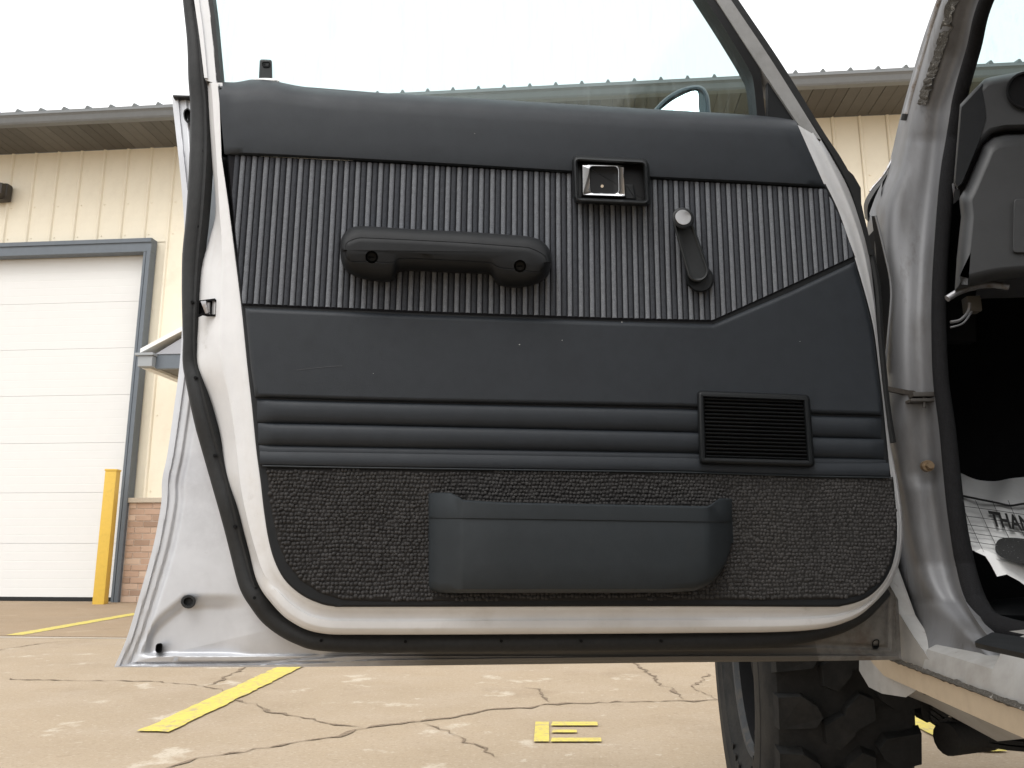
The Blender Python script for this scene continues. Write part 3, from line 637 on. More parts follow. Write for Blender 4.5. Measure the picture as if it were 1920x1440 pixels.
tag(m.build('cloth_insert', [M['cloth_l'], M['cloth_d']], trim, smooth=80), kind='stuff')
# vinyl below the cloth
right = [p for p in pout if 487 < p.y < 778 and p.x > 1500]
MP = [(459, 577), (800, 591), (1150, 603), (1337, 608), (1480, 548), (1603, 490)] + [(p.x - 3, p.y) for p in sorted(right, key=lambda p: p.y)] + [(1654, 779), (1540, 776), (1280, 763), (800, 754), (640, 750), (478, 745), (470, 690)]
m = MB(); pillow(m, dens(MP, 14, True), [(0, .0), (.5, .003), (2.5, .0062), (5, .0076), (8, .0082)], cap=True); m.build('middle_pad', M['vinyl'], trim, smooth=60)
G = [[(480, 748), (640, 753), (1280, 767), (1540, 780), (1657, 783)], [(482, 793), (640, 796), (1280, 810), (1540, 820), (1660, 823)], [(484, 835), (640, 838), (1280, 849), (1540, 858), (1664, 861)], [(485, 846), (640, 848), (1280, 858), (1540, 868), (1665, 868)], [(487, 873), (640, 876), (1280, 885), (1540, 893), (1670, 895)]]
def band(name, ga, gb_, prof, mt, u0, u1, rnd=True):
    n = 70; m = MB(); rows = []
    for t, d in prof:
        r = []
        for k in range(n + 1):
            e = min(k, n - k) / n * (u1 - u0); q = sstep(e / 9) if rnd else 1
            u = lerp(u0, u1, k / n); va = interp(u, ga); vb = interp(u, gb_)
            r.append(D(u, lerp(va, vb, t), .0005 + d * q))
        rows.append(r)
    m.grid(rows); return m.build(name, mt, trim, smooth=60)
PR = [(.0, .0), (.04, .0035), (.10, .0062), (.22, .0078), (.42, .0082), (.65, .0074), (.84, .0052), (.94, .0028), (1, .0)]
band('pleat', G[0], G[1], PR, M['vinyl'], 482, 1652); band('pleat', G[1], G[2], PR, M['vinyl'], 484, 1657)
band('pleat', G[2], G[3], [(0, 0), (.3, .003), (.6, .004), (1, .004)], M['vinyl'], 486, 1661)
band('trim_strip', G[3], G[4], [(0, .0035), (.1, .0055), (.5, .0065), (.85, .0065), (.95, .005), (1, 0)], M['vinyl'], 487, 1667, False)
m = MB(); m.tube([D(u, interp(u, G[4]) + .5, .006) for u in np.linspace(492, 1668, 60)], .0011, 6); m.build('welt', M['pocket'], trim)
# looped carpet on the kick panel
KP = [(503, 880), (1280, 889), (1671, 898), (1677, 960), (1676, 1015), (1667, 1055), (1648, 1088), (1618, 1110), (1580, 1120), (1280, 1122), (700, 1124), (645, 1122), (600, 1108), (565, 1085), (540, 1053), (524, 1015), (512, 955)]
m = MB(); pillow(m, dens(KP, 12, True), [(-4, 0), (-2, .002), (1, .003)]); m.build('carpet_backing', mat('carpet_backing', (.022, .021, .0205), .95, spec=.1), trim)
kst = [ST(*p) for p in KP]
def inside(s, t):
    c = False
    for i in range(len(kst)):
        (a, b), (e, f) = kst[i], kst[i - 1]
        if (b > t) != (f > t) and s < (e - a) * (t - b) / (f - b) + a: c = not c
    return c
V = []; Fc = []; ps_ = .0050; pt_ = .0051
s0, s1 = min(a for a, b in kst), max(a for a, b in kst); t0, t1 = min(b for a, b in kst), max(b for a, b in kst)
rowi = 0; t = t0; offs = [random.random() for _ in range(200)]
while t < t1:
    s = s0 + offs[rowi] * ps_
    while s < s1:
        wob = .0010 * math.sin(s * 23 + t * 41) + .0008 * math.sin(s * 57 - t * 30 + 1.3)
        if inside(s, t + wob):
            fr_ = (s - s0) / (s1 - s0); h = lerp(.0026, .0015, sstep((fr_ - .55) / .3)) * random.uniform(.55, 1.3)
            a = ps_ * .60 * random.uniform(.8, 1.2); b = pt_ * .58 * random.uniform(.8, 1.2); j = len(V)
            js, jt = s + random.gauss(0, .0007), t + wob + random.gauss(0, .0005)
            for (rr, dd) in ((1, .0025), (.68, .0025 + h * .75)):
                for k in range(6):
                    an = k * math.pi / 3; V.append(DST(js + a * rr * math.cos(an), jt + b * rr * math.sin(an), dd))
            V.append(DST(js, jt, .0025 + h))
            for k in range(6):
                n_ = (k + 1) % 6; Fc.append((j + k, j + n_, j + 6 + n_, j + 6 + k)); Fc.append((j + 6 + k, j + 6 + n_, j + 12))
        s += ps_
    t += pt_; rowi += 1
o = obj('kick_carpet', V, Fc, M['carpet'], trim, smooth=80); tag(o, kind='stuff')
m = MB(); P = cr([(556, 694), (590, 690), (620, 687), (642, 686)], 6); m.grid([[D(p.x, p.y - .5, .0087) for p in P], [D(p.x, p.y + .6, .0087) for p in P]]); m.build('scuff_mark', mat('pale_scuff', (.042, .045, .05), .7), trim, smooth=0)
for u, v, r in ((974, 646, 1.3), (1054, 638, 1.0), (1166, 604, 1.2), (700, 700, .7), (1500, 640, .8), (890, 250, .7)):
    m = MB(); m.poly([D(u + r * math.cos(k), v + r * .6 * math.sin(k), .0088 if v > 500 else .0145) for k in (0, 1.2, 2.5, 3.8, 5)]); m.build('dust_speck', mat('dust', (.5, .5, .48), .9), trim, smooth=0)
# ---- map pocket
us = [803, 804, 807, 825, 845, 860, 865, 870, 950, 1050, 1150, 1250, 1300, 1318, 1326, 1333, 1348, 1362, 1371, 1373]
pd = dict(zip(us, [0, .006, .011, .023, .0365, .0465, .0495, .051, .0525, .053, .053, .0525, .052, .0515, .0505, .048, .036, .022, .010, 0]))
top = [(803, 925), (830, 923), (845, 924), (856, 928), (866, 936), (878, 940), (890, 941), (1325, 949), (1335, 945), (1342, 937), (1350, 934), (1373, 935)]
seam = [(803, 972), (900, 973), (1373, 980)]
bot = [(803, 1098), (806, 1105), (815, 1110), (830, 1112), (1290, 1111), (1315, 1104), (1335, 1092), (1352, 1074), (1364, 1050), (1371, 1025), (1373, 1010)]
m = MB(); rows = []
def prow(vf, k=1.0, add=0): return [D(u, vf(u), pd[u] * k + add) for u in us]
T_ = lambda u: interp(u, top); S_ = lambda u: interp(u, seam); B_ = lambda u: interp(u, bot)
inn = [D(u, T_(u), max(0, pd[u] - .005)) for u in us]
rows = [[p - DU * .06 for p in inn], inn, prow(lambda u: T_(u) + .3, 1, -.0026), prow(lambda u: T_(u) + 1.4, 1, -.0006), prow(lambda u: T_(u) + 3.4, 1, .0010), prow(lambda u: S_(u) - 5, 1, .0015), prow(lambda u: S_(u) - 1.2, 1, .0012), prow(lambda u: S_(u), 1, -.0006), prow(lambda u: S_(u) + 1.5, 1, -.0004),
        prow(lambda u: lerp(S_(u), B_(u), .3), 1), prow(lambda u: lerp(S_(u), B_(u), .6), .98), prow(lambda u: lerp(S_(u), B_(u), .86), .95), prow(lambda u: lerp(S_(u), B_(u), .95), .88), prow(lambda u: lerp(S_(u), B_(u), .985), .7), prow(B_, .45), [D(u, B_(u), 0.0) for u in us]]
m.grid(rows); m.build('map_pocket', M['pocket'], car, smooth=42)
# ---- armrest pull
pz = lambda q: (620 + q[0] / 4.364, 400 + q[1] / 4.364)
AO = [(80, 270), (90, 200), (130, 145), (200, 108), (350, 108), (700, 130), (1100, 150), (1500, 178), (1650, 195), (1740, 235), (1790, 300), (1808, 380), (1800, 450), (1770, 520), (1700, 570), (1600, 600), (1500, 610), (1400, 595), (1350, 565), (1320, 520), (1270, 497), (1000, 488), (700, 472), (590, 476), (545, 492), (515, 545), (480, 562), (400, 560), (300, 545), (200, 515), (120, 460), (85, 380)]
ao = [Vector(pz((p.x, p.y))) for p in cr(AO, 4, True)]
SP = [pz(q) for q in ((150, 300), (250, 275), (700, 290), (1100, 312), (1600, 350), (1730, 400))]
def spine(p):
    best = None
    for a, b in zip(SP, SP[1:]):
        a = Vector(a); b = Vector(b); t = max(0, min(1, (p - a).dot(b - a) / (b - a).length_squared)); q = a.lerp(b, t)
        if best is None or (q - p).length < (best - p).length: best = q
    return best
m = MB(); rows = []
for t, d in ((0, .004), (0, .020), (.02, .034), (.06, .042), (.14, .049), (.26, .0535), (.42, .0562), (.55, .057), (.57, .0562), (.585, .0570), (.8, .0577)):
    rows.append([D(p.x, p.y, d if p.y < spine(p).y else d - .014 * (1 - t) ** 1.2 * min(1, d / .04)) for p in [p.lerp(spine(p), t) for p in ao]])
b0 = m.grid(rows, 0, True); n_ = len(ao)
m.f.append(tuple(range(b0, b0 + n_))); m.m.append(0)
e0 = b0 + (len(rows) - 1) * n_; m.f.append(tuple(range(e0, e0 + n_))); m.m.append(0)
arm = m.build('armrest', M['vinyl2'], car, smooth=45)
for (u, v) in ((697, 482), (975, 499)):
    m = MB(); m.tube([D(u, v, .03), D(u, v, .08)], .0085, 20); cut = m.build('cutter', M['black'], smooth=0)
    md = arm.modifiers.new('b', 'BOOLEAN'); md.operation = 'DIFFERENCE'; md.object = cut; md.solver = 'EXACT'
    bpy.context.view_layer.update(); dg = bpy.context.evaluated_depsgraph_get()
    new = bpy.data.meshes.new_from_object(arm.evaluated_get(dg)); arm.modifiers.clear(); arm.data = new; bpy.data.objects.remove(cut)
    m = MB(); m.tube([D(u, v, .028), D(u, v, .036)], .006, 12); m.box(D(u, v, .0362), (.004, .001, .0006), 0, (DX, DU, DN)); m.build('screw', M['plastic'], arm)
# ---- inside door handle
BZ = [(1075, 294), (1213, 301), (1218, 384), (1078, 378)]
m = MB(); pillow(m, rrect(BZ, 12), [(-4, .0), (-3.5, .015), (-1, .028), (1, .0335), (3.5, .0345), (6, .0325), (7.5, .028), (8, .0155)], cap=False)
hd = m.build('door_handle', M['plastic'], car, smooth=60)
m = MB(); pillow(m, inset(rrect(BZ, 12), 7.5), [(0, .028), (.4, .0160)], cap=True); cup = m.build('handle_cup', M['gloss'], hd)
m = MB(); outer = rrect([(1090, 306), (1171, 308), (1173, 370), (1091, 367)], 5); hole = rrect([(1107, 313), (1157, 314), (1158, 362), (1108, 361)], 6)
rows = [[D(p.x, p.y, d) for p in poly_] for poly_, d in ((outer, .018), (outer, .0245), (inset(outer, 1.0), .0265), (inset(outer, 2.2), .0275), (inset(hole, -2.2), .0272), (inset(hole, -1), .0255), (hole, .0230), (hole, .0165))]
m.grid(rows, 0, True); m.build('pull_lever', M['chrome'], hd, smooth=50)
m = MB(); pillow(m, rrect([(1172, 345), (1188, 346), (1193, 374), (1172, 373)], 3), [(0, .0155), (0, .019), (2, .020)]); m.build('lever_stop', M['plastic'], hd)
m = MB(); m.tube([D(1129, 349, .0145), D(1129, 349, .0175)], .0022, 10); m.build('screw', M['chrome'], hd)
# ---- window crank
def disc(m, u, v, prof, n=28, mi=0):
    c = D(u, v, 0)
    rows = [[D(u, v, d) + (DX * math.cos(2 * math.pi * k / n) + DU * math.sin(2 * math.pi * k / n)) * r for k in range(n)] for r, d in prof]
    b = m.grid(rows, mi, True); e = b + (len(rows) - 1) * n; m.f.append(tuple(range(e, e + n))); m.m.append(mi)
pm = .735e-3
m = MB(); K0, K1 = Vector((1280, 418)), Vector((1309, 509)); ax_ = (K1 - K0).normalized(); nx = Vector((-ax_.y, ax_.x)); outl = []
for k in range(15): a = math.pi * k / 14; outl.append(K1 + nx * 21 * math.cos(a) + ax_ * 20 * math.sin(a))
for k in range(15): a = math.pi + math.pi * k / 14; outl.append(K0 + nx * 18 * math.cos(a) + ax_ * 17 * math.sin(a))
pillow(m, outl, [(1, .018), (0, .021), (0, .029), (1.5, .0315), (3.5, .0325), (5, .0318), (6.5, .0300), (9, .0300)], back=True); crank = m.build('window_crank', mat('worn_black_plastic', (.014, .0155, .0165), .42, spec=.4, var=.15, vscale=40), car, smooth=45)
m = MB(); disc(m, 1312, 522, [(.0215, .003), (.0215, .010), (.0205, .016), (.0185, .019), (.01, .019)]); m.build('crank_base', M['plastic'], crank, smooth=45)
m = MB(); disc(m, 1281, 409, [(.0145, .030), (.0160, .036), (.0160, .058), (.0155, .0605), (.0130, .0618), (.0120, .0618), (.0118, .0605)]); kn = m.build('crank_knob', M['plastic'], crank, smooth=45)
m = MB(); disc(m, 1281, 407, [(.0117, .0600), (.0117, .0612), (.0110, .0618), (.003, .0620)]); m.build('knob_cap', M['alu'], crank, smooth=30)
# ---- speaker grille
Q = [(1308, 733), (1517, 741), (1527, 875), (1312, 869)]
m = MB(); pillow(m, rrect(Q, 9), [(-1, .004), (-1, .012), (1, .0175), (4, .020), (9, .020), (11.5, .017), (12.5, .008)], cap=False); sg = m.build('speaker_grille', M['plastic'], car, smooth=60)
m = MB(); pillow(m, inset(rrect(Q, 9), 11), [(0, .012), (0, .0095)]); m.build('grille_backing', M['black'], sg)
def quad(a, b): return (lerp(lerp(Q[0][0], Q[1][0], a), lerp(Q[3][0], Q[2][0], a), b), lerp(lerp(Q[0][1], Q[1][1], a), lerp(Q[3][1], Q[2][1], a), b))
for k in range(16):
    b = .105 + .79 * k / 15; m = MB()
    a0 = Vector(quad(.058, b)); a1 = Vector(quad(.942, b)); rr_ = []
    for dv, dd in ((-2.1, .0105), (-1.9, .0155), (-.6, .0175), (.8, .0170), (1.6, .0145), (1.8, .0105)):
        rr_.append([D(a0.x, a0.y + dv, dd), D(a1.x, a1.y + dv, dd)])
    m.grid(rr_); m.build('slat', M['plastic'], sg, smooth=60)
# ---- door mirror, beyond the glass
mc = D(1285, 190, -.17); mn = (-DX * .5 + DN * .85 + ZV * .12).normalized()
def MR(u, v, d=0): return onplane(u, v, mc + mn * d, mn)
mo = cr([(1222, 216), (1232, 200), (1248, 184), (1272, 169), (1300, 161), (1318, 164), (1328, 180), (1331, 205), (1331, 240), (1290, 250), (1235, 245)], 4, True)
m = MB(); pillow(m, mo, [(0, -.05), (-1, -.01), (0, .004), (2.5, .007), (5.5, .006), (6.5, .0)], fn=MR, cap=True, back=True); mir = m.build('door_mirror', M['mirror_h'], car, smooth=50)
mg = cr([(1234, 214), (1244, 202), (1262, 188), (1285, 176), (1302, 170), (1309, 175), (1310, 200), (1310, 236), (1270, 240)], 3, True)
m = MB(); pillow(m, mg, [(0, .0005), (0, .003)], fn=MR); m.build('mirror_glass', M['mirror'], mir, smooth=0)
m = MB(); m.tube([MR(1330, 236, -.02), D(1420, 262, -.12)], .014, 8); m.build('mirror_arm', M['mirror_h'], mir)

# ================================================================== body at the hinge pillar
J = [  # v, pixel columns across the jamb, outer to inner
    (-330, (1880, 1890, 1912, 1950, 1972)), (-150, (1818, 1828, 1852, 1890, 1908)), (0, (1762, 1772, 1794, 1826, 1840)), (100, (1730, 1742, 1768, 1800, 1818)), (200, (1702, 1714, 1738, 1766, 1784)), (260, (1688, 1700, 1728, 1758, 1776)),
    (320, (1672, 1690, 1720, 1752, 1768)), (390, (1642, 1668, 1708, 1744, 1760)), (470, (1640, 1662, 1700, 1736, 1754)), (540, (1648, 1668, 1698, 1732, 1752)), (600, (1652, 1666, 1694, 1728, 1751)), (660, (1652, 1664, 1692, 1728, 1752)), (730, (1652, 1664, 1694, 1732, 1757)),
    (800, (1654, 1668, 1700, 1740, 1765)), (870, (1664, 1682, 1710, 1746, 1771)), (950, (1682, 1696, 1722, 1756, 1779)), (1030, (1688, 1708, 1732, 1768, 1788)), (1085, (1694, 1722, 1744, 1780, 1797)), (1127, (1708, 1742, 1766, 1796, 1810)), (1168, (1728, 1774, 1798, 1824, 1834)), (1198, (1739, 1800, 1822, 1846, 1858)), (1222, (1743, 1826, 1846, 1872, 1884)), (1250, (1746, 1846, 1866, 1892, 1904))]
RAKE = lambda v: interp(v, [(-400, .46), (-330, .405), (-150, .27), (0, .15), (100, .075), (200, .02), (260, .0)])
JY = (1.36, 1.295, 1.27, 1.262, 1.225)
Jv = [v for v, _ in J]
cols_ = [cr([(c[k], v) for v, c in J], 6) for k in range(5)]
def jy(k, v):
    y = JY[k]
    y -= RAKE(v)
    y -= interp(v, [(1060, 0), (1127, .03), (1168, .075), (1222, .14), (1250, .16)]) * (1.15 if k else 1)
    if k in (2, 3): y += .012 * math.sin(max(0, v - 250) / 90.0) * (1 if 250 < v < 900 else .3)
    return y
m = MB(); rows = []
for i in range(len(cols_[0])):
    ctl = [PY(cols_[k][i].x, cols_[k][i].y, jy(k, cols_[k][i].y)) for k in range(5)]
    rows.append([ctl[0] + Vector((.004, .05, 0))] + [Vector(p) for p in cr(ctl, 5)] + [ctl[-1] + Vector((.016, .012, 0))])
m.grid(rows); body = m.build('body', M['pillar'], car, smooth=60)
# opening seal
m = MB(); sp_ = cr([(1995, -330), (1928, -150), (1852, 0), (1828, 90), (1803, 180), (1790, 260), (1779, 330), (1770, 430), (1763, 540), (1763, 640), (1767, 720), (1778, 800), (1786, 880), (1795, 960), (1808, 1040), (1822, 1100), (1838, 1140), (1858, 1166), (1890, 1180), (1930, 1190), (2000, 1207)], 8)
m.tube([PY(p.x - 2, p.y, 1.224 - RAKE(p.y) - interp(p.y, [(1060, 0), (1127, .03), (1166, .06), (1190, .13), (1207, .19)])) for p in sp_], [interp(p.y, [(0, .0098), (300, .0112), (540, .0100), (700, .0105), (1000, .0118), (1180, .0150)]) for p in sp_], 12)
m.build('opening_seal', M['seal'], body, smooth=60)
# drip rail and its rough sealer band on the windscreen pillar
m = MB(); dr = cr([(1890, -400), (1820, -160), (1764, 0), (1745, 68), (1722, 140), (1700, 218)], 6); m.tube([PY(p.x, p.y, 1.335 - RAKE(p.y)) for p in dr], .0062, 10); m.build('drip_rail', M['steel'], body, smooth=60)
m = MB(); m.tube([PY(1700, 214, 1.32), PY(1697, 226, 1.325)], .0076, 10); m.build('drip_rail_end', M['rubber'], body)
m = MB(); a = []; b = []
for p in cr([(1880, -330), (1826, -150), (1776, 0), (1752, 90), (1732, 150), (1716, 200)], 14):
    y = 1.283 - RAKE(p.y); a.append(PY(p.x + random.gauss(0, 1.2), p.y, y)); b.append(PY(p.x + 17 + random.gauss(0, 2), p.y, y - .014))
m.grid([a, mixp(a, b, .3), mixp(a, b, .7), b]); rg = m.build('pillar_sealer', M['gunk'], body, smooth=30)
for v in rg.data.vertices: v.co += Vector((0, -1, 0)) * random.uniform(0.004, .009)
# cowl corner: rubber-edged fender corner curving up to the pillar
cc = cr([(1692, 238), (1684, 262), (1672, 300), (1655, 330), (1634, 355), (1620, 382), (1622, 410)], 6); ci = cr([(1698, 246), (1692, 280), (1682, 318), (1668, 352), (1658, 380), (1648, 404), (1644, 430)], 6)
m = MB(); m.grid([[PY(p.x, p.y, 1.52) for p in cc], [PY(p.x, p.y, 1.40) for p in mixp(cc, ci, .25)], [PY(p.x, p.y, 1.45) for p in mixp(cc, ci, .6)], [PY(p.x, p.y, 1.42) for p in ci]]); m.build('cowl_seal', M['rubber'], body, smooth=60)
m = MB(); m.tube([PY(p.x, p.y, 1.40) for p in cc[:26]], .0022, 6); m.build('fender_edge', M['steel'], body)
m = MB(); m.grid([[PY(u, v, 1.38) for u, v in ((1655, 338), (1640, 372), (1630, 400))], [PY(u, v, 1.35) for u, v in ((1652, 362), (1650, 385), (1636, 420))]]); m.build('fender_bracket', M['pillar'], body)
# hinge recess (dark) and check strap
hl = cr([(1634, 405), (1642, 470), (1646, 540), (1651, 620), (1655, 700)], 5); hr = cr([(1640, 405), (1656, 470), (1669, 540), (1664, 620), (1656, 700)], 5)
m = MB(); m.grid([[PY(p.x, p.y, 1.30) for p in hl], [PY(p.x, p.y, 1.275) for p in hr]]); m.build('hinge_shade', M['black'], body)
m = MB(); m.tube([PY(p.x + 2, p.y, 1.272) for p in hr], .0018, 6); m.build('hinge_gap_edge', M['pillar'], body)
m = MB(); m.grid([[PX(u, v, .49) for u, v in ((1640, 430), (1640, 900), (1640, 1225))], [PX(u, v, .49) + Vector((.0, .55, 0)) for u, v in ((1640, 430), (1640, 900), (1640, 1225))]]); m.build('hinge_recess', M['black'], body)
m = MB(); prism(m, [PY(u, v, 1.262) for u, v in ((1645, 722), (1700, 733), (1752, 736), (1754, 748), (1735, 748), (1700, 742), (1645, 731))], Vector((0, -.006, 0))); m.build('check_strap', mat('greasy_steel', (.05, .042, .035), .5, metal=.5, var=.3, vscale=60), body)
m = MB(); m.box(PY(1731, 741, 1.242), (.018, .010, .0035)); m.box(PY(1731, 752, 1.246), (.022, .012, .0025)); m.tube([PY(1733, 738, 1.24), PY(1733, 765, 1.24)], .003, 8); m.build('check_strap_bracket', mat('oily_bracket', (.06, .055, .05), .5, metal=.3), body, bevel=.0015)
m = MB()
for r, y0, y1 in ((.0085, 1.262, 1.252), (.0055, 1.252, 1.243)):
    c = PY(1742, 873, 1.25); m.tube([(c.x, y0, c.z), (c.x, y1, c.z)], r, 6 if r < .008 else 16)
m.build('bolt', M['brass'], body)
# front fender side (outboard face of the body)
XS = .462
fp = [(1.44, 1.19), (1.6, 1.22), (2.2, 1.24), (2.75, 1.2), (2.75, .62), (2.52, .62)]
for k in range(13): a = math.radians(8 + 160 * k / 12); fp.append((1.99 + .545 * math.cos(a), .50 + .52 * math.sin(a)))
fp += [(1.50, .47), (1.46, .452), (1.40, .452), (1.30, .464), (1.222, .495), (1.205, .524), (1.25, .548), (1.298, .577), (1.36, .66), (1.42, .82)]
m = MB(); prism(m, [(XS + .004, y, z) for y, z in fp], Vector((.025, 0, 0))); m.build('front_fender', M['paint_d'], body, smooth=0, bevel=.004)
m = MB(); prism(m, [(XS + .01, y, z) for y, z in ((1.55, 1.225), (2.75, 1.205), (2.8, .7), (2.78, .7), (2.74, 1.18), (1.55, 1.205))], Vector((1.65, 0, 0))); m.build('hood', M['paint'], body, smooth=0)
# rocker panel, tan strip with cracked sealer above it
ry = [1.25, 1.195, 1.1, 1.0, .9, .75, .5, .2]
m = MB(); prof = [(XS + .055, .580), (XS + .035, .572), (XS + .018, .555), (XS + .006, .535), (XS, .513), (XS + .012, .505), (XS + .05, .47), (XS + .3, .46)]
m.grid([[Vector((x, y, z)) for x, z in prof] for y in np.linspace(1.03, -.2, 10)]); m.poly([Vector((x, 1.03, z)) for x, z in prof])
lowp = [(XS + .05, .546), (XS + .02, .544), (XS + .008, .538)] + prof[4:]
m.grid([[Vector((x, y, z)) for x, z in lowp] for y in np.linspace(1.215, 1.0301, 4)]); m.poly([Vector((x, 1.215, z)) for x, z in lowp]); m.build('rocker_panel', M['paint_d'], body, smooth=40)
m = MB(); prism(m, [PX(u, v, XS + .02) for u, v in ((1741, 1226), (1842, 1250), (1842, 1256), (1741, 1235))], Vector((.02, 0, 0))); m.build('rocker_patch', M['paint_d'], body, smooth=0)
m = MB(); prism(m, [(XS - .004, 1.41, .512), (XS - .004, -.2, .506), (XS - .004, -.2, .479), (XS - .004, 1.36, .484), (XS - .004, 1.41, .497)], Vector((.05, 0, 0))); m.build('rocker_strip', M['tanstrip'], body, smooth=0, bevel=.003)
a = []; b = []; c_ = []
for y in np.linspace(1.33, .2, 120):
    a.append(Vector((XS - .0045 + random.gauss(0, .0006), y, .5135 + random.uniform(0, .0025)))); b.append(Vector((XS - .007, y, .510))); c_.append(Vector((XS - .0045, y, .5085 - random.uniform(0, .0018))))
m = MB(); m.grid([a, b, c_]); m.build('sealer_bead', M['gunk'], body, smooth=30)
m = MB(); rows = []
for u0, v0, u1, v1 in ((1640, 1268, 1640, 1292), (1700, 1290, 1700, 1304), (1760, 1312, 1745, 1322), (1830, 1340, 1800, 1352), (1930, 1384, 1870, 1390)):
    rows.append([PX(u0, v0, XS + .03), PX(u1, v1, XS + .10)])
m.grid(rows); m.build('rocker_underside', M['paint_d'], body)
m = MB(); z = .596; pl = [PZ(u, v, z) for u, v in ((1828, 1204), (1836, 1199), (1862, 1186), (1925, 1196), (2000, 1210), (2000, 1246), (1925, 1226), (1850, 1210))]
prism(m, pl, Vector((0, 0, -.0045))); m.build('scuff_plate', M['vinyl2'], body, bevel=.001)
m = MB(); p0 = [Vector((.64, y, .586)) for y in (1.10, 1.0, .8, .4, -.2)] or [PZ(u, v, .588) for u, v in ((1746, 1235), (1800, 1203), (1850, 1180), (1925, 1192), (2000, 1205))]; p1 = [Vector((XS + .045, y, .578)) for y in (1.06, 1.0, .8, .4, -.2)]
m.grid([p0, p1]); m.build('sill_top', M['paint_d'], body)
# cabin around the opening: roof, rear side, floor and firewall
m = MB()
m.box((1.3, -.6, 2.03), (.74, 1.75, .03)); m.box((.52, -1.5, 1.0), (.05, 1.55, .42)); m.box((.54, -1.5, 1.72), (.03, 1.5, .3)); m.box((.53, -.02, 1.5), (.035, .06, .55)); m.box((1.3, -3.0, 1.2), (.8, .05, .75)); m.box((2.1, -.3, 1.0), (.05, 2.7, .45))
m.build('cabin_shell', M['paint'], body, smooth=0, bevel=.02)
m = MB()
m.poly([Vector(p) for p in ((.585, 1.75, .55), (2.05, 1.75, .55), (2.05, 1.75, 1.22), (.585, 1.75, 1.22))]); m.poly([Vector(p) for p in ((.585, 1.75, .57), (2.05, 1.75, .57), (2.05, -2.9, .57), (.585, -2.9, .57))])
m.poly([Vector(p) for p in ((.64, 1.75, .55), (.575, 1.31, .55), (.575, 1.31, 1.15), (.64, 1.75, 1.15))]); m.poly([Vector(p) for p in ((.64, 1.74, 1.22), (2.05, 1.74, 1.22), (2.05, 1.3, 1.22), (.64, 1.3, 1.22))])
m.build('footwell', M['black'], body, smooth=0)  # walls and floor coloured black to stand in for the cabin's darkness
m = MB(); m.tube([PY(1850, 1150, 1.3), PY(1880, 1150, 1.3), PY(1930, 1150, 1.3), PY(2050, 1160, 1.3)], [.02, .035, .04, .04], 12, flat=(ZV, .6)); m.build('carpet_roll', M['vinyl2'], body)
# ---- dashboard
m = MB(); Y0 = 1.12
def PYd(u, v, d): return PY(u, v, Y0 - d)
hood = [(1800, 196), (1822, 172), (1846, 148), (1860, 144), (1920, 133), (2050, 124), (2700, 92), (2700, 262), (1920, 247), (1885, 248), (1862, 253), (1843, 269), (1825, 306), (1808, 343), (1796, 356), (1788, 343)]
pillow(m, dens(hood, 14, True), [(0, -.14), (0, -.02), (1.5, -.008), (4, .001), (8, .007), (14, .011)], fn=PYd, cap=True); dash = m.build('dashboard', M['dash'], car, smooth=50)
m = MB(); prism(m, [PY(u, v, Y0 + .012) for u, v in ((1850, 236), (1832, 282), (1818, 318), (1800, 350), (1799, 372), (1814, 362), (1836, 312), (1850, 284), (1872, 268), (1900, 264), (2060, 266), (2680, 280), (2680, 246), (2060, 232), (1890, 234))], Vector((0, .02, 0))); m.build('dash_seam', M['black'], dash, smooth=0)
m = MB(); pillow(m, dens([(1800, 200), (1842, 155), (1850, 200), (1852, 222), (1840, 262), (1806, 345), (1795, 354), (1788, 343)], 10, True), [(0, -.05), (1, .006), (3, .013)], fn=PYd); m.build('hood_side', M['vinyl2'], dash, smooth=50)
m = MB(); ve = [Vector((1928 + 38 * math.cos(k * math.pi / 12), 170 + 33 * math.sin(k * math.pi / 12))) for k in range(24)]
pillow(m, ve, [(-4, .01), (-3, .016), (0, .017), (2, .0125), (3, .0122)], fn=PYd); m.build('air_vent', M['black'], dash, smooth=50)
pan = [(1843, 271), (1862, 256), (1885, 251), (1920, 250), (2060, 253), (2700, 266), (2700, 470), (1920, 522), (1880, 525), (1856, 529), (1820, 538), (1790, 545), (1794, 483), (1802, 407), (1798, 371), (1810, 348)]
m = MB(); rows = []
pillow(m, dens(pan, 12, True), [(0, -.12), (0, -.02), (3, .004), (8, .014), (16, .021), (24, .024)], fn=PYd); m.build('dash_panel', M['dash'], dash, smooth=60)
m = MB(); cov = rrect([(1901, 373), (2000, 372), (2000, 474), (1899, 474)], 8); pillow(m, cov, [(0, .022), (0, .0275), (1.5, .0285)], fn=PYd); m.build('access_cover', M['dash'], dash, smooth=50)
m = MB(); m.tube([PY(u, v, 1.14) for u, v in cr([(1776, 560), (1800, 546), (1830, 537), (1858, 534), (1890, 538)], 5)], .0048, 10); m.build('release_handle', M['steel'], dash, smooth=60)
m = MB(); m.tube([PY(u, v, 1.2) for u, v in cr([(1782, 604), (1800, 600), (1815, 585), (1818, 568)], 5)], .0022, 6); m.tube([PY(u, v, 1.21) for u, v in cr([(1782, 614), (1806, 606), (1822, 584)], 5)], .0015, 6); m.build('cable', M['steel'], dash)
m = MB(); m.box(PY(1822, 572, 1.24), (.010, .01, .012)); m.build('connector', mat('old_connector', (.09, .08, .065), .6), dash, bevel=.002)
m = MB(); prism(m, [PY(u, v, 1.205) for u, v in ((1787, 343), (1790, 346), (1794, 378), (1791, 377))], Vector((0, .004, 0))); m.build('trim_clip', M['steel'], dash)
m = MB(); prism(m, [PY(u, v, 1.33) for u, v in ((1786, 318), (1830, 300), (1830, 640), (1776, 640), (1778, 420))], Vector((0, .02, 0))); m.build('side_trim', M['black'], body, smooth=0)
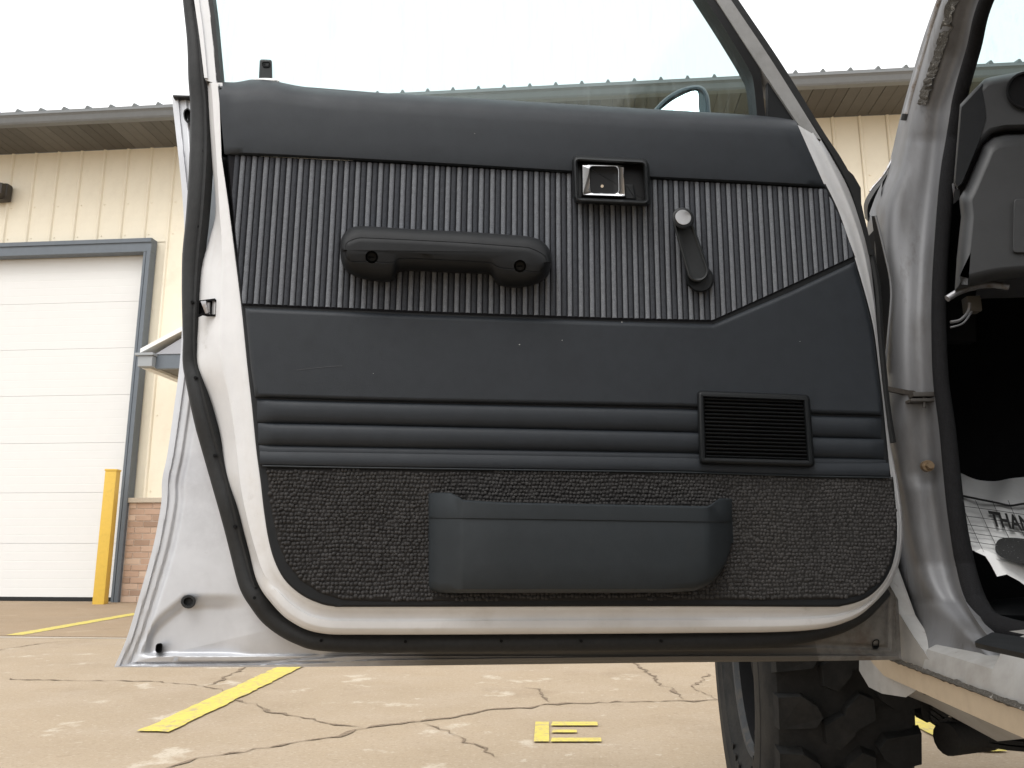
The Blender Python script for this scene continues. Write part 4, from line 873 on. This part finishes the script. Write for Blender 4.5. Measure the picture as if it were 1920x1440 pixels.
# windscreen
m = MB(); prism(m, [(.60, 1.46, 1.30), (2.0, 1.46, 1.30), (1.9, 1.08, 1.95), (.70, 1.08, 1.95)], Vector((0, .004, .003))); m.build('windscreen', M['glass'], body, smooth=0)

# ================================================================== wheel
WC = Vector((.474, 1.985, .43)); WR = .43
wr = math.radians(-1.8)                                           # steered a touch
wheel = None
def rev(prof, n=72, m=None, mi=0, closed=False):
    m = m or MB()
    m.grid([[Vector((x, r * math.cos(2 * math.pi * k / n), r * math.sin(2 * math.pi * k / n))) for k in range(n)] for x, r in prof], mi, True); return m
HW = .128
rm = rev([(-.10, .21), (-.108, .218), (-.112, .216), (-.110, .205), (-.098, .198), (-.06, .190), (-.02, .185), (.02, .18), (.10, .19), (.11, .215)])
ds = rev([(-.02, .186), (-.030, .16), (-.045, .13), (-.05, .095), (-.055, .085), (-.085, .08), (-.09, .06), (-.09, .03), (-.092, .001)], m=rm)
rm.m = [0 if max(Vector((0, rm.v[i].y, rm.v[i].z)).length for i in f) > .203 else 1 for f in rm.f]  # inner faces black: the shade inside the rim is put into the colour
wheel = rm.build('wheel', [M['rim'], M['black']], None, smooth=40); wheel.location = WC; wheel.rotation_euler = (0, 0, wr); ROOT[wheel.name] = Vector((0, 0, 0))
car_inv = Matrix.Translation(-ROOT[car.name]); wheel.parent = car; wheel.matrix_parent_inverse = car_inv
def wpart(name, me, rot=0):
    o = bpy.data.objects.new(name, me); COL.objects.link(o); o.parent = wheel; o.rotation_euler = (rot, 0, 0); return o
ty = rev([(-.096, .206), (-.106, .212), (-.112, .226), (-.122, .246), (-.130, .262), (-.1325, .264), (-.134, .268), (-.139, .29), (-.1405, .292), (-.1415, .31), (-.1405, .345), (-.139, .347), (-.137, .372), (-.131, .392), (-.118, .405), (-.09, .412), (0, .414), (.09, .412), (.112, .406), (.130, .37), (.138, .31), (.125, .25), (.105, .21)], 96)
o = ty.build('tyre', M['tyre'], smooth=30); d_ = o.data; bpy.data.objects.remove(o); wpart('tyre', d_)
def lug(pts, r0, r1, name='tread_block'):
    m = MB(); pts = [(x * .955, a * .8) for x, a in pts]
    def at(x, a, r): return Vector((x, r * math.cos(a), r * math.sin(a)))
    lo = [at(x * 1.0, a, r0) for x, a in pts]; cx = sum(p[0] for p in pts) / len(pts); ca = sum(p[1] for p in pts) / len(pts)
    hi = [at(cx + (x - cx) * .9, ca + (a - ca) * .88, r1 - (.010 if abs(x) > .11 else 0)) for x, a in pts]
    b = m.grid([lo, hi], 0, True); n = len(pts); m.f.append(tuple(range(b + n, b + 2 * n))); m.m.append(0)
    o = m.build(name, M['tyre'], smooth=0); d = o.data; bpy.data.objects.remove(o); return d
N = 27; st = 2 * math.pi / N
L1 = lug([(-.131, -.10), (-.085, -.115), (-.055, -.06), (-.045, .0), (-.06, .06), (-.131, .085)], .398, .436)
L2 = lug([(-.048, -.06), (-.012, -.12), (.018, -.085), (.008, .0), (-.02, .08), (-.046, .05)], .408, .434)
L1r = lug([(-x, -a) for x, a in [(-.131, -.10), (-.085, -.115), (-.055, -.06), (-.045, .0), (-.06, .06), (-.131, .085)]], .398, .436)
L2r = lug([(-x, -a) for x, a in [(-.048, -.06), (-.012, -.12), (.018, -.085), (.008, .0), (-.02, .08), (-.046, .05)]], .408, .434)
side = lug([(-.1335, -.075), (-.1335, .06), (-.122, .06), (-.122, -.075)], .372, .415)
for k in range(N):
    wpart('tread_block', L1, k * st); wpart('tread_block', L2, k * st + st * .32); wpart('tread_block', L1r, (k + .5) * st); wpart('tread_block', L2r, k * st + st * .82)
for k in range(14):
    if k % 7 in (5, 6): continue
    a = math.radians(200 + 9 * k); m = MB(); c = Vector((-.131, .262 * math.cos(a), .262 * math.sin(a))); tg = Vector((0, -math.sin(a), math.cos(a))); rd_ = Vector((0, math.cos(a), math.sin(a)))
    m.box(c, (.002, .005 if k % 3 else .011, .013), 0, (Vector((1, 0, 0)), tg, rd_)); o = m.build('sidewall_mark', M['tyre'], smooth=0, bevel=.001); d_ = o.data; bpy.data.objects.remove(o); wpart('sidewall_mark', d_)
for k in range(6):
    m = MB(); a = k * math.pi / 3; c = Vector((0, .115 * math.cos(a), .115 * math.sin(a))); m.tube([c + Vector((-.04, 0, 0)), c + Vector((-.072, 0, 0))], .012, 6); o = m.build('lug_nut', M['steel'], smooth=0); d_ = o.data; bpy.data.objects.remove(o); wpart('lug_nut', d_)
m = MB(); m.box((-.03, -.165, .09), (.03, .03, .05)); o = m.build('brake_caliper', M['gloss'], smooth=0, bevel=.01); d_ = o.data; bpy.data.objects.remove(o); wpart('brake_caliper', d_)
# ================================================================== spring and hanger under the floor
blk = mat('undercarriage_black', (.012, .011, .010), .8, var=.4, vscale=40, bump=.5, bscale=120)
YU = 1.62
m = MB(); out_ = [(1722, 1290), (1790, 1310), (1790, 1336), (1760, 1338), (1752, 1352), (1738, 1355), (1728, 1340)]
prism(m, [PY(u, v, YU) for u, v in out_], Vector((0, .05, 0))); sph = m.build('spring_hanger', blk, car, smooth=0)
def rod(pts, y, r): 
    m = MB(); m.tube([PY(u, v, y) for u, v in pts], r, 14); return m
m = MB(); c = PY(1803, 1382, YU); m.tube([c + Vector((-.035, -.02, 0)), c + Vector((.06, .03, 0))], .028, 16); m.build('spring_eye', blk, sph, smooth=50)
m = rod([(1764, 1345), (1775, 1372), (1790, 1385)], YU, .013); m.build('shackle', blk, sph, smooth=50)
for k in range(4):
    m = MB(); m.grid([[PY(u, v + k * 11 - 10, YU - .01) for u, v in ((1745, 1318), (1790, 1350), (1840, 1368), (1890, 1376), (1990, 1385))], [PY(u, v + k * 11 - 2, YU - .01) for u, v in ((1745, 1318), (1790, 1350), (1840, 1368), (1890, 1376), (1990, 1385))]])
    bmv = [Vector(p) + Vector((0, .07, 0)) for p in m.v]
    q = MB(); h = len(m.v) // 2
    q.grid([m.v[:h], m.v[h:], bmv[h:], bmv[:h], m.v[:h]]); q.build('spring_leaf', blk, sph, smooth=0)
m = MB(); prism(m, [PY(u, v, 1.75) for u, v in ((1700, 1255), (2000, 1300), (2000, 1385), (1890, 1372), (1800, 1345), (1752, 1318), (1712, 1290))], Vector((0, .1, 0))); m.build('frame_rail', blk, car, smooth=0)
m = MB(); m.tube([(.60, 1.985, .43), (1.9, 1.985, .43)], .045, 14); m.build('axle', blk, car)

# ================================================================== paper floor mat
pA = PY(1805, 890, 1.58); pB = PY(1840, 1035, 1.24); e1 = Vector((1, 0, 0)); e2 = (pA - pB); e2.x = 0; pn = e1.cross(e2).normalized()
def PM(u, v, d=0.0):
    p = onplane(u, v, pB + pn * d, pn); return p
mat_ = thing('paper_mat', 'white printed paper floor mat reading THANK with black footprint inside the cabin', 'paper mat', (pB.x + .1, pB.y, pB.z - .03))
up_ = [(1796, 884), (1830, 899), (1866, 902), (1895, 897), (1930, 894), (2010, 890)]; lo_ = [(1815, 1030), (1838, 1036), (1862, 1046), (1900, 1058), (1930, 1068), (2010, 1090)]
m = MB(); rows = []
U = cr(up_, 5); Lo = cr(lo_, 5)
for k in range(13):
    t = k / 12; rows.append([PM(lerp(a.x, b.x, t), lerp(a.y, b.y, t), .005 * math.sin(i * .5 + k * .4) * (1 - t)) for i, (a, b) in enumerate(zip(U, Lo))])
m.grid(rows); m.build('paper_sheet', M['paper'], mat_, smooth=80)
m = MB()
def ln(pts, w_):
    P = cr(pts, 6); m.grid([[PM(p.x, p.y - w_, .0075) for p in P], [PM(p.x, p.y + w_, .0075) for p in P]])
def lv(pts, w_):
    P = cr(pts, 6); m.grid([[PM(p.x - w_, p.y, .0075) for p in P], [PM(p.x + w_, p.y, .0075) for p in P]])
ln([(1806, 930), (1840, 937), (1870, 943), (1895, 948), (1925, 944), (2000, 940)], 2.0)
for dy in (19, 37, 53, 68, 84): ln([(1804 + dy * .1, 930 + dy), (1860, 937 + dy), (1925, 946 + dy), (2000, 950 + dy)], .55)
for x0 in (1800, 1829, 1860, 1890, 1922): lv([(x0, 938), (x0 + 14, 970), (x0 + 30, 1005), (x0 + 44, 1034)], .55)
pr = m.build('printed_grid', M['print'], mat_, smooth=0)
tcu = bpy.data.curves.new('t', 'FONT'); tcu.body = 'THANK'; tcu.size = 1; tcu.offset = .035; to = bpy.data.objects.new('t', tcu); COL.objects.link(to)
bpy.context.view_layer.update(); tme = bpy.data.meshes.new_from_object(to.evaluated_get(bpy.context.evaluated_depsgraph_get())); bpy.data.objects.remove(to)
for v in tme.vertices:
    x, y = v.co.x, v.co.y / .72
    v.co = PM(1857 + x * 27.5 + (y - .5) * -9, 985 - y * 28 + x * 4.3, .0085)
tme.materials.append(M['print']); link('printed_word', tme, mat_)
m = MB(); pillow(m, cr([(1868, 1018), (1876, 1010), (1895, 1008), (1930, 1012), (1990, 1030), (1990, 1062), (1930, 1060), (1890, 1050), (1872, 1040), (1866, 1030)], 4, True), [(0, .008), (.5, .009)], fn=PM); m.build('printed_footprint', M['footprint'], mat_, smooth=0)
m = MB(); fl = [(1828, 1034), (1838, 1029), (1842, 1030), (1870, 1040), (1925, 1058), (1990, 1075), (1990, 1130), (1940, 1112), (1912, 1090), (1888, 1077), (1870, 1081), (1858, 1058), (1848, 1043)]
prism(m, [PY(u, v, 1.225 - .0005 * (v - 1034)) for u, v in fl], Vector((0, .0012, 0))); m.build('torn_flap', M['paper'], mat_, smooth=0)
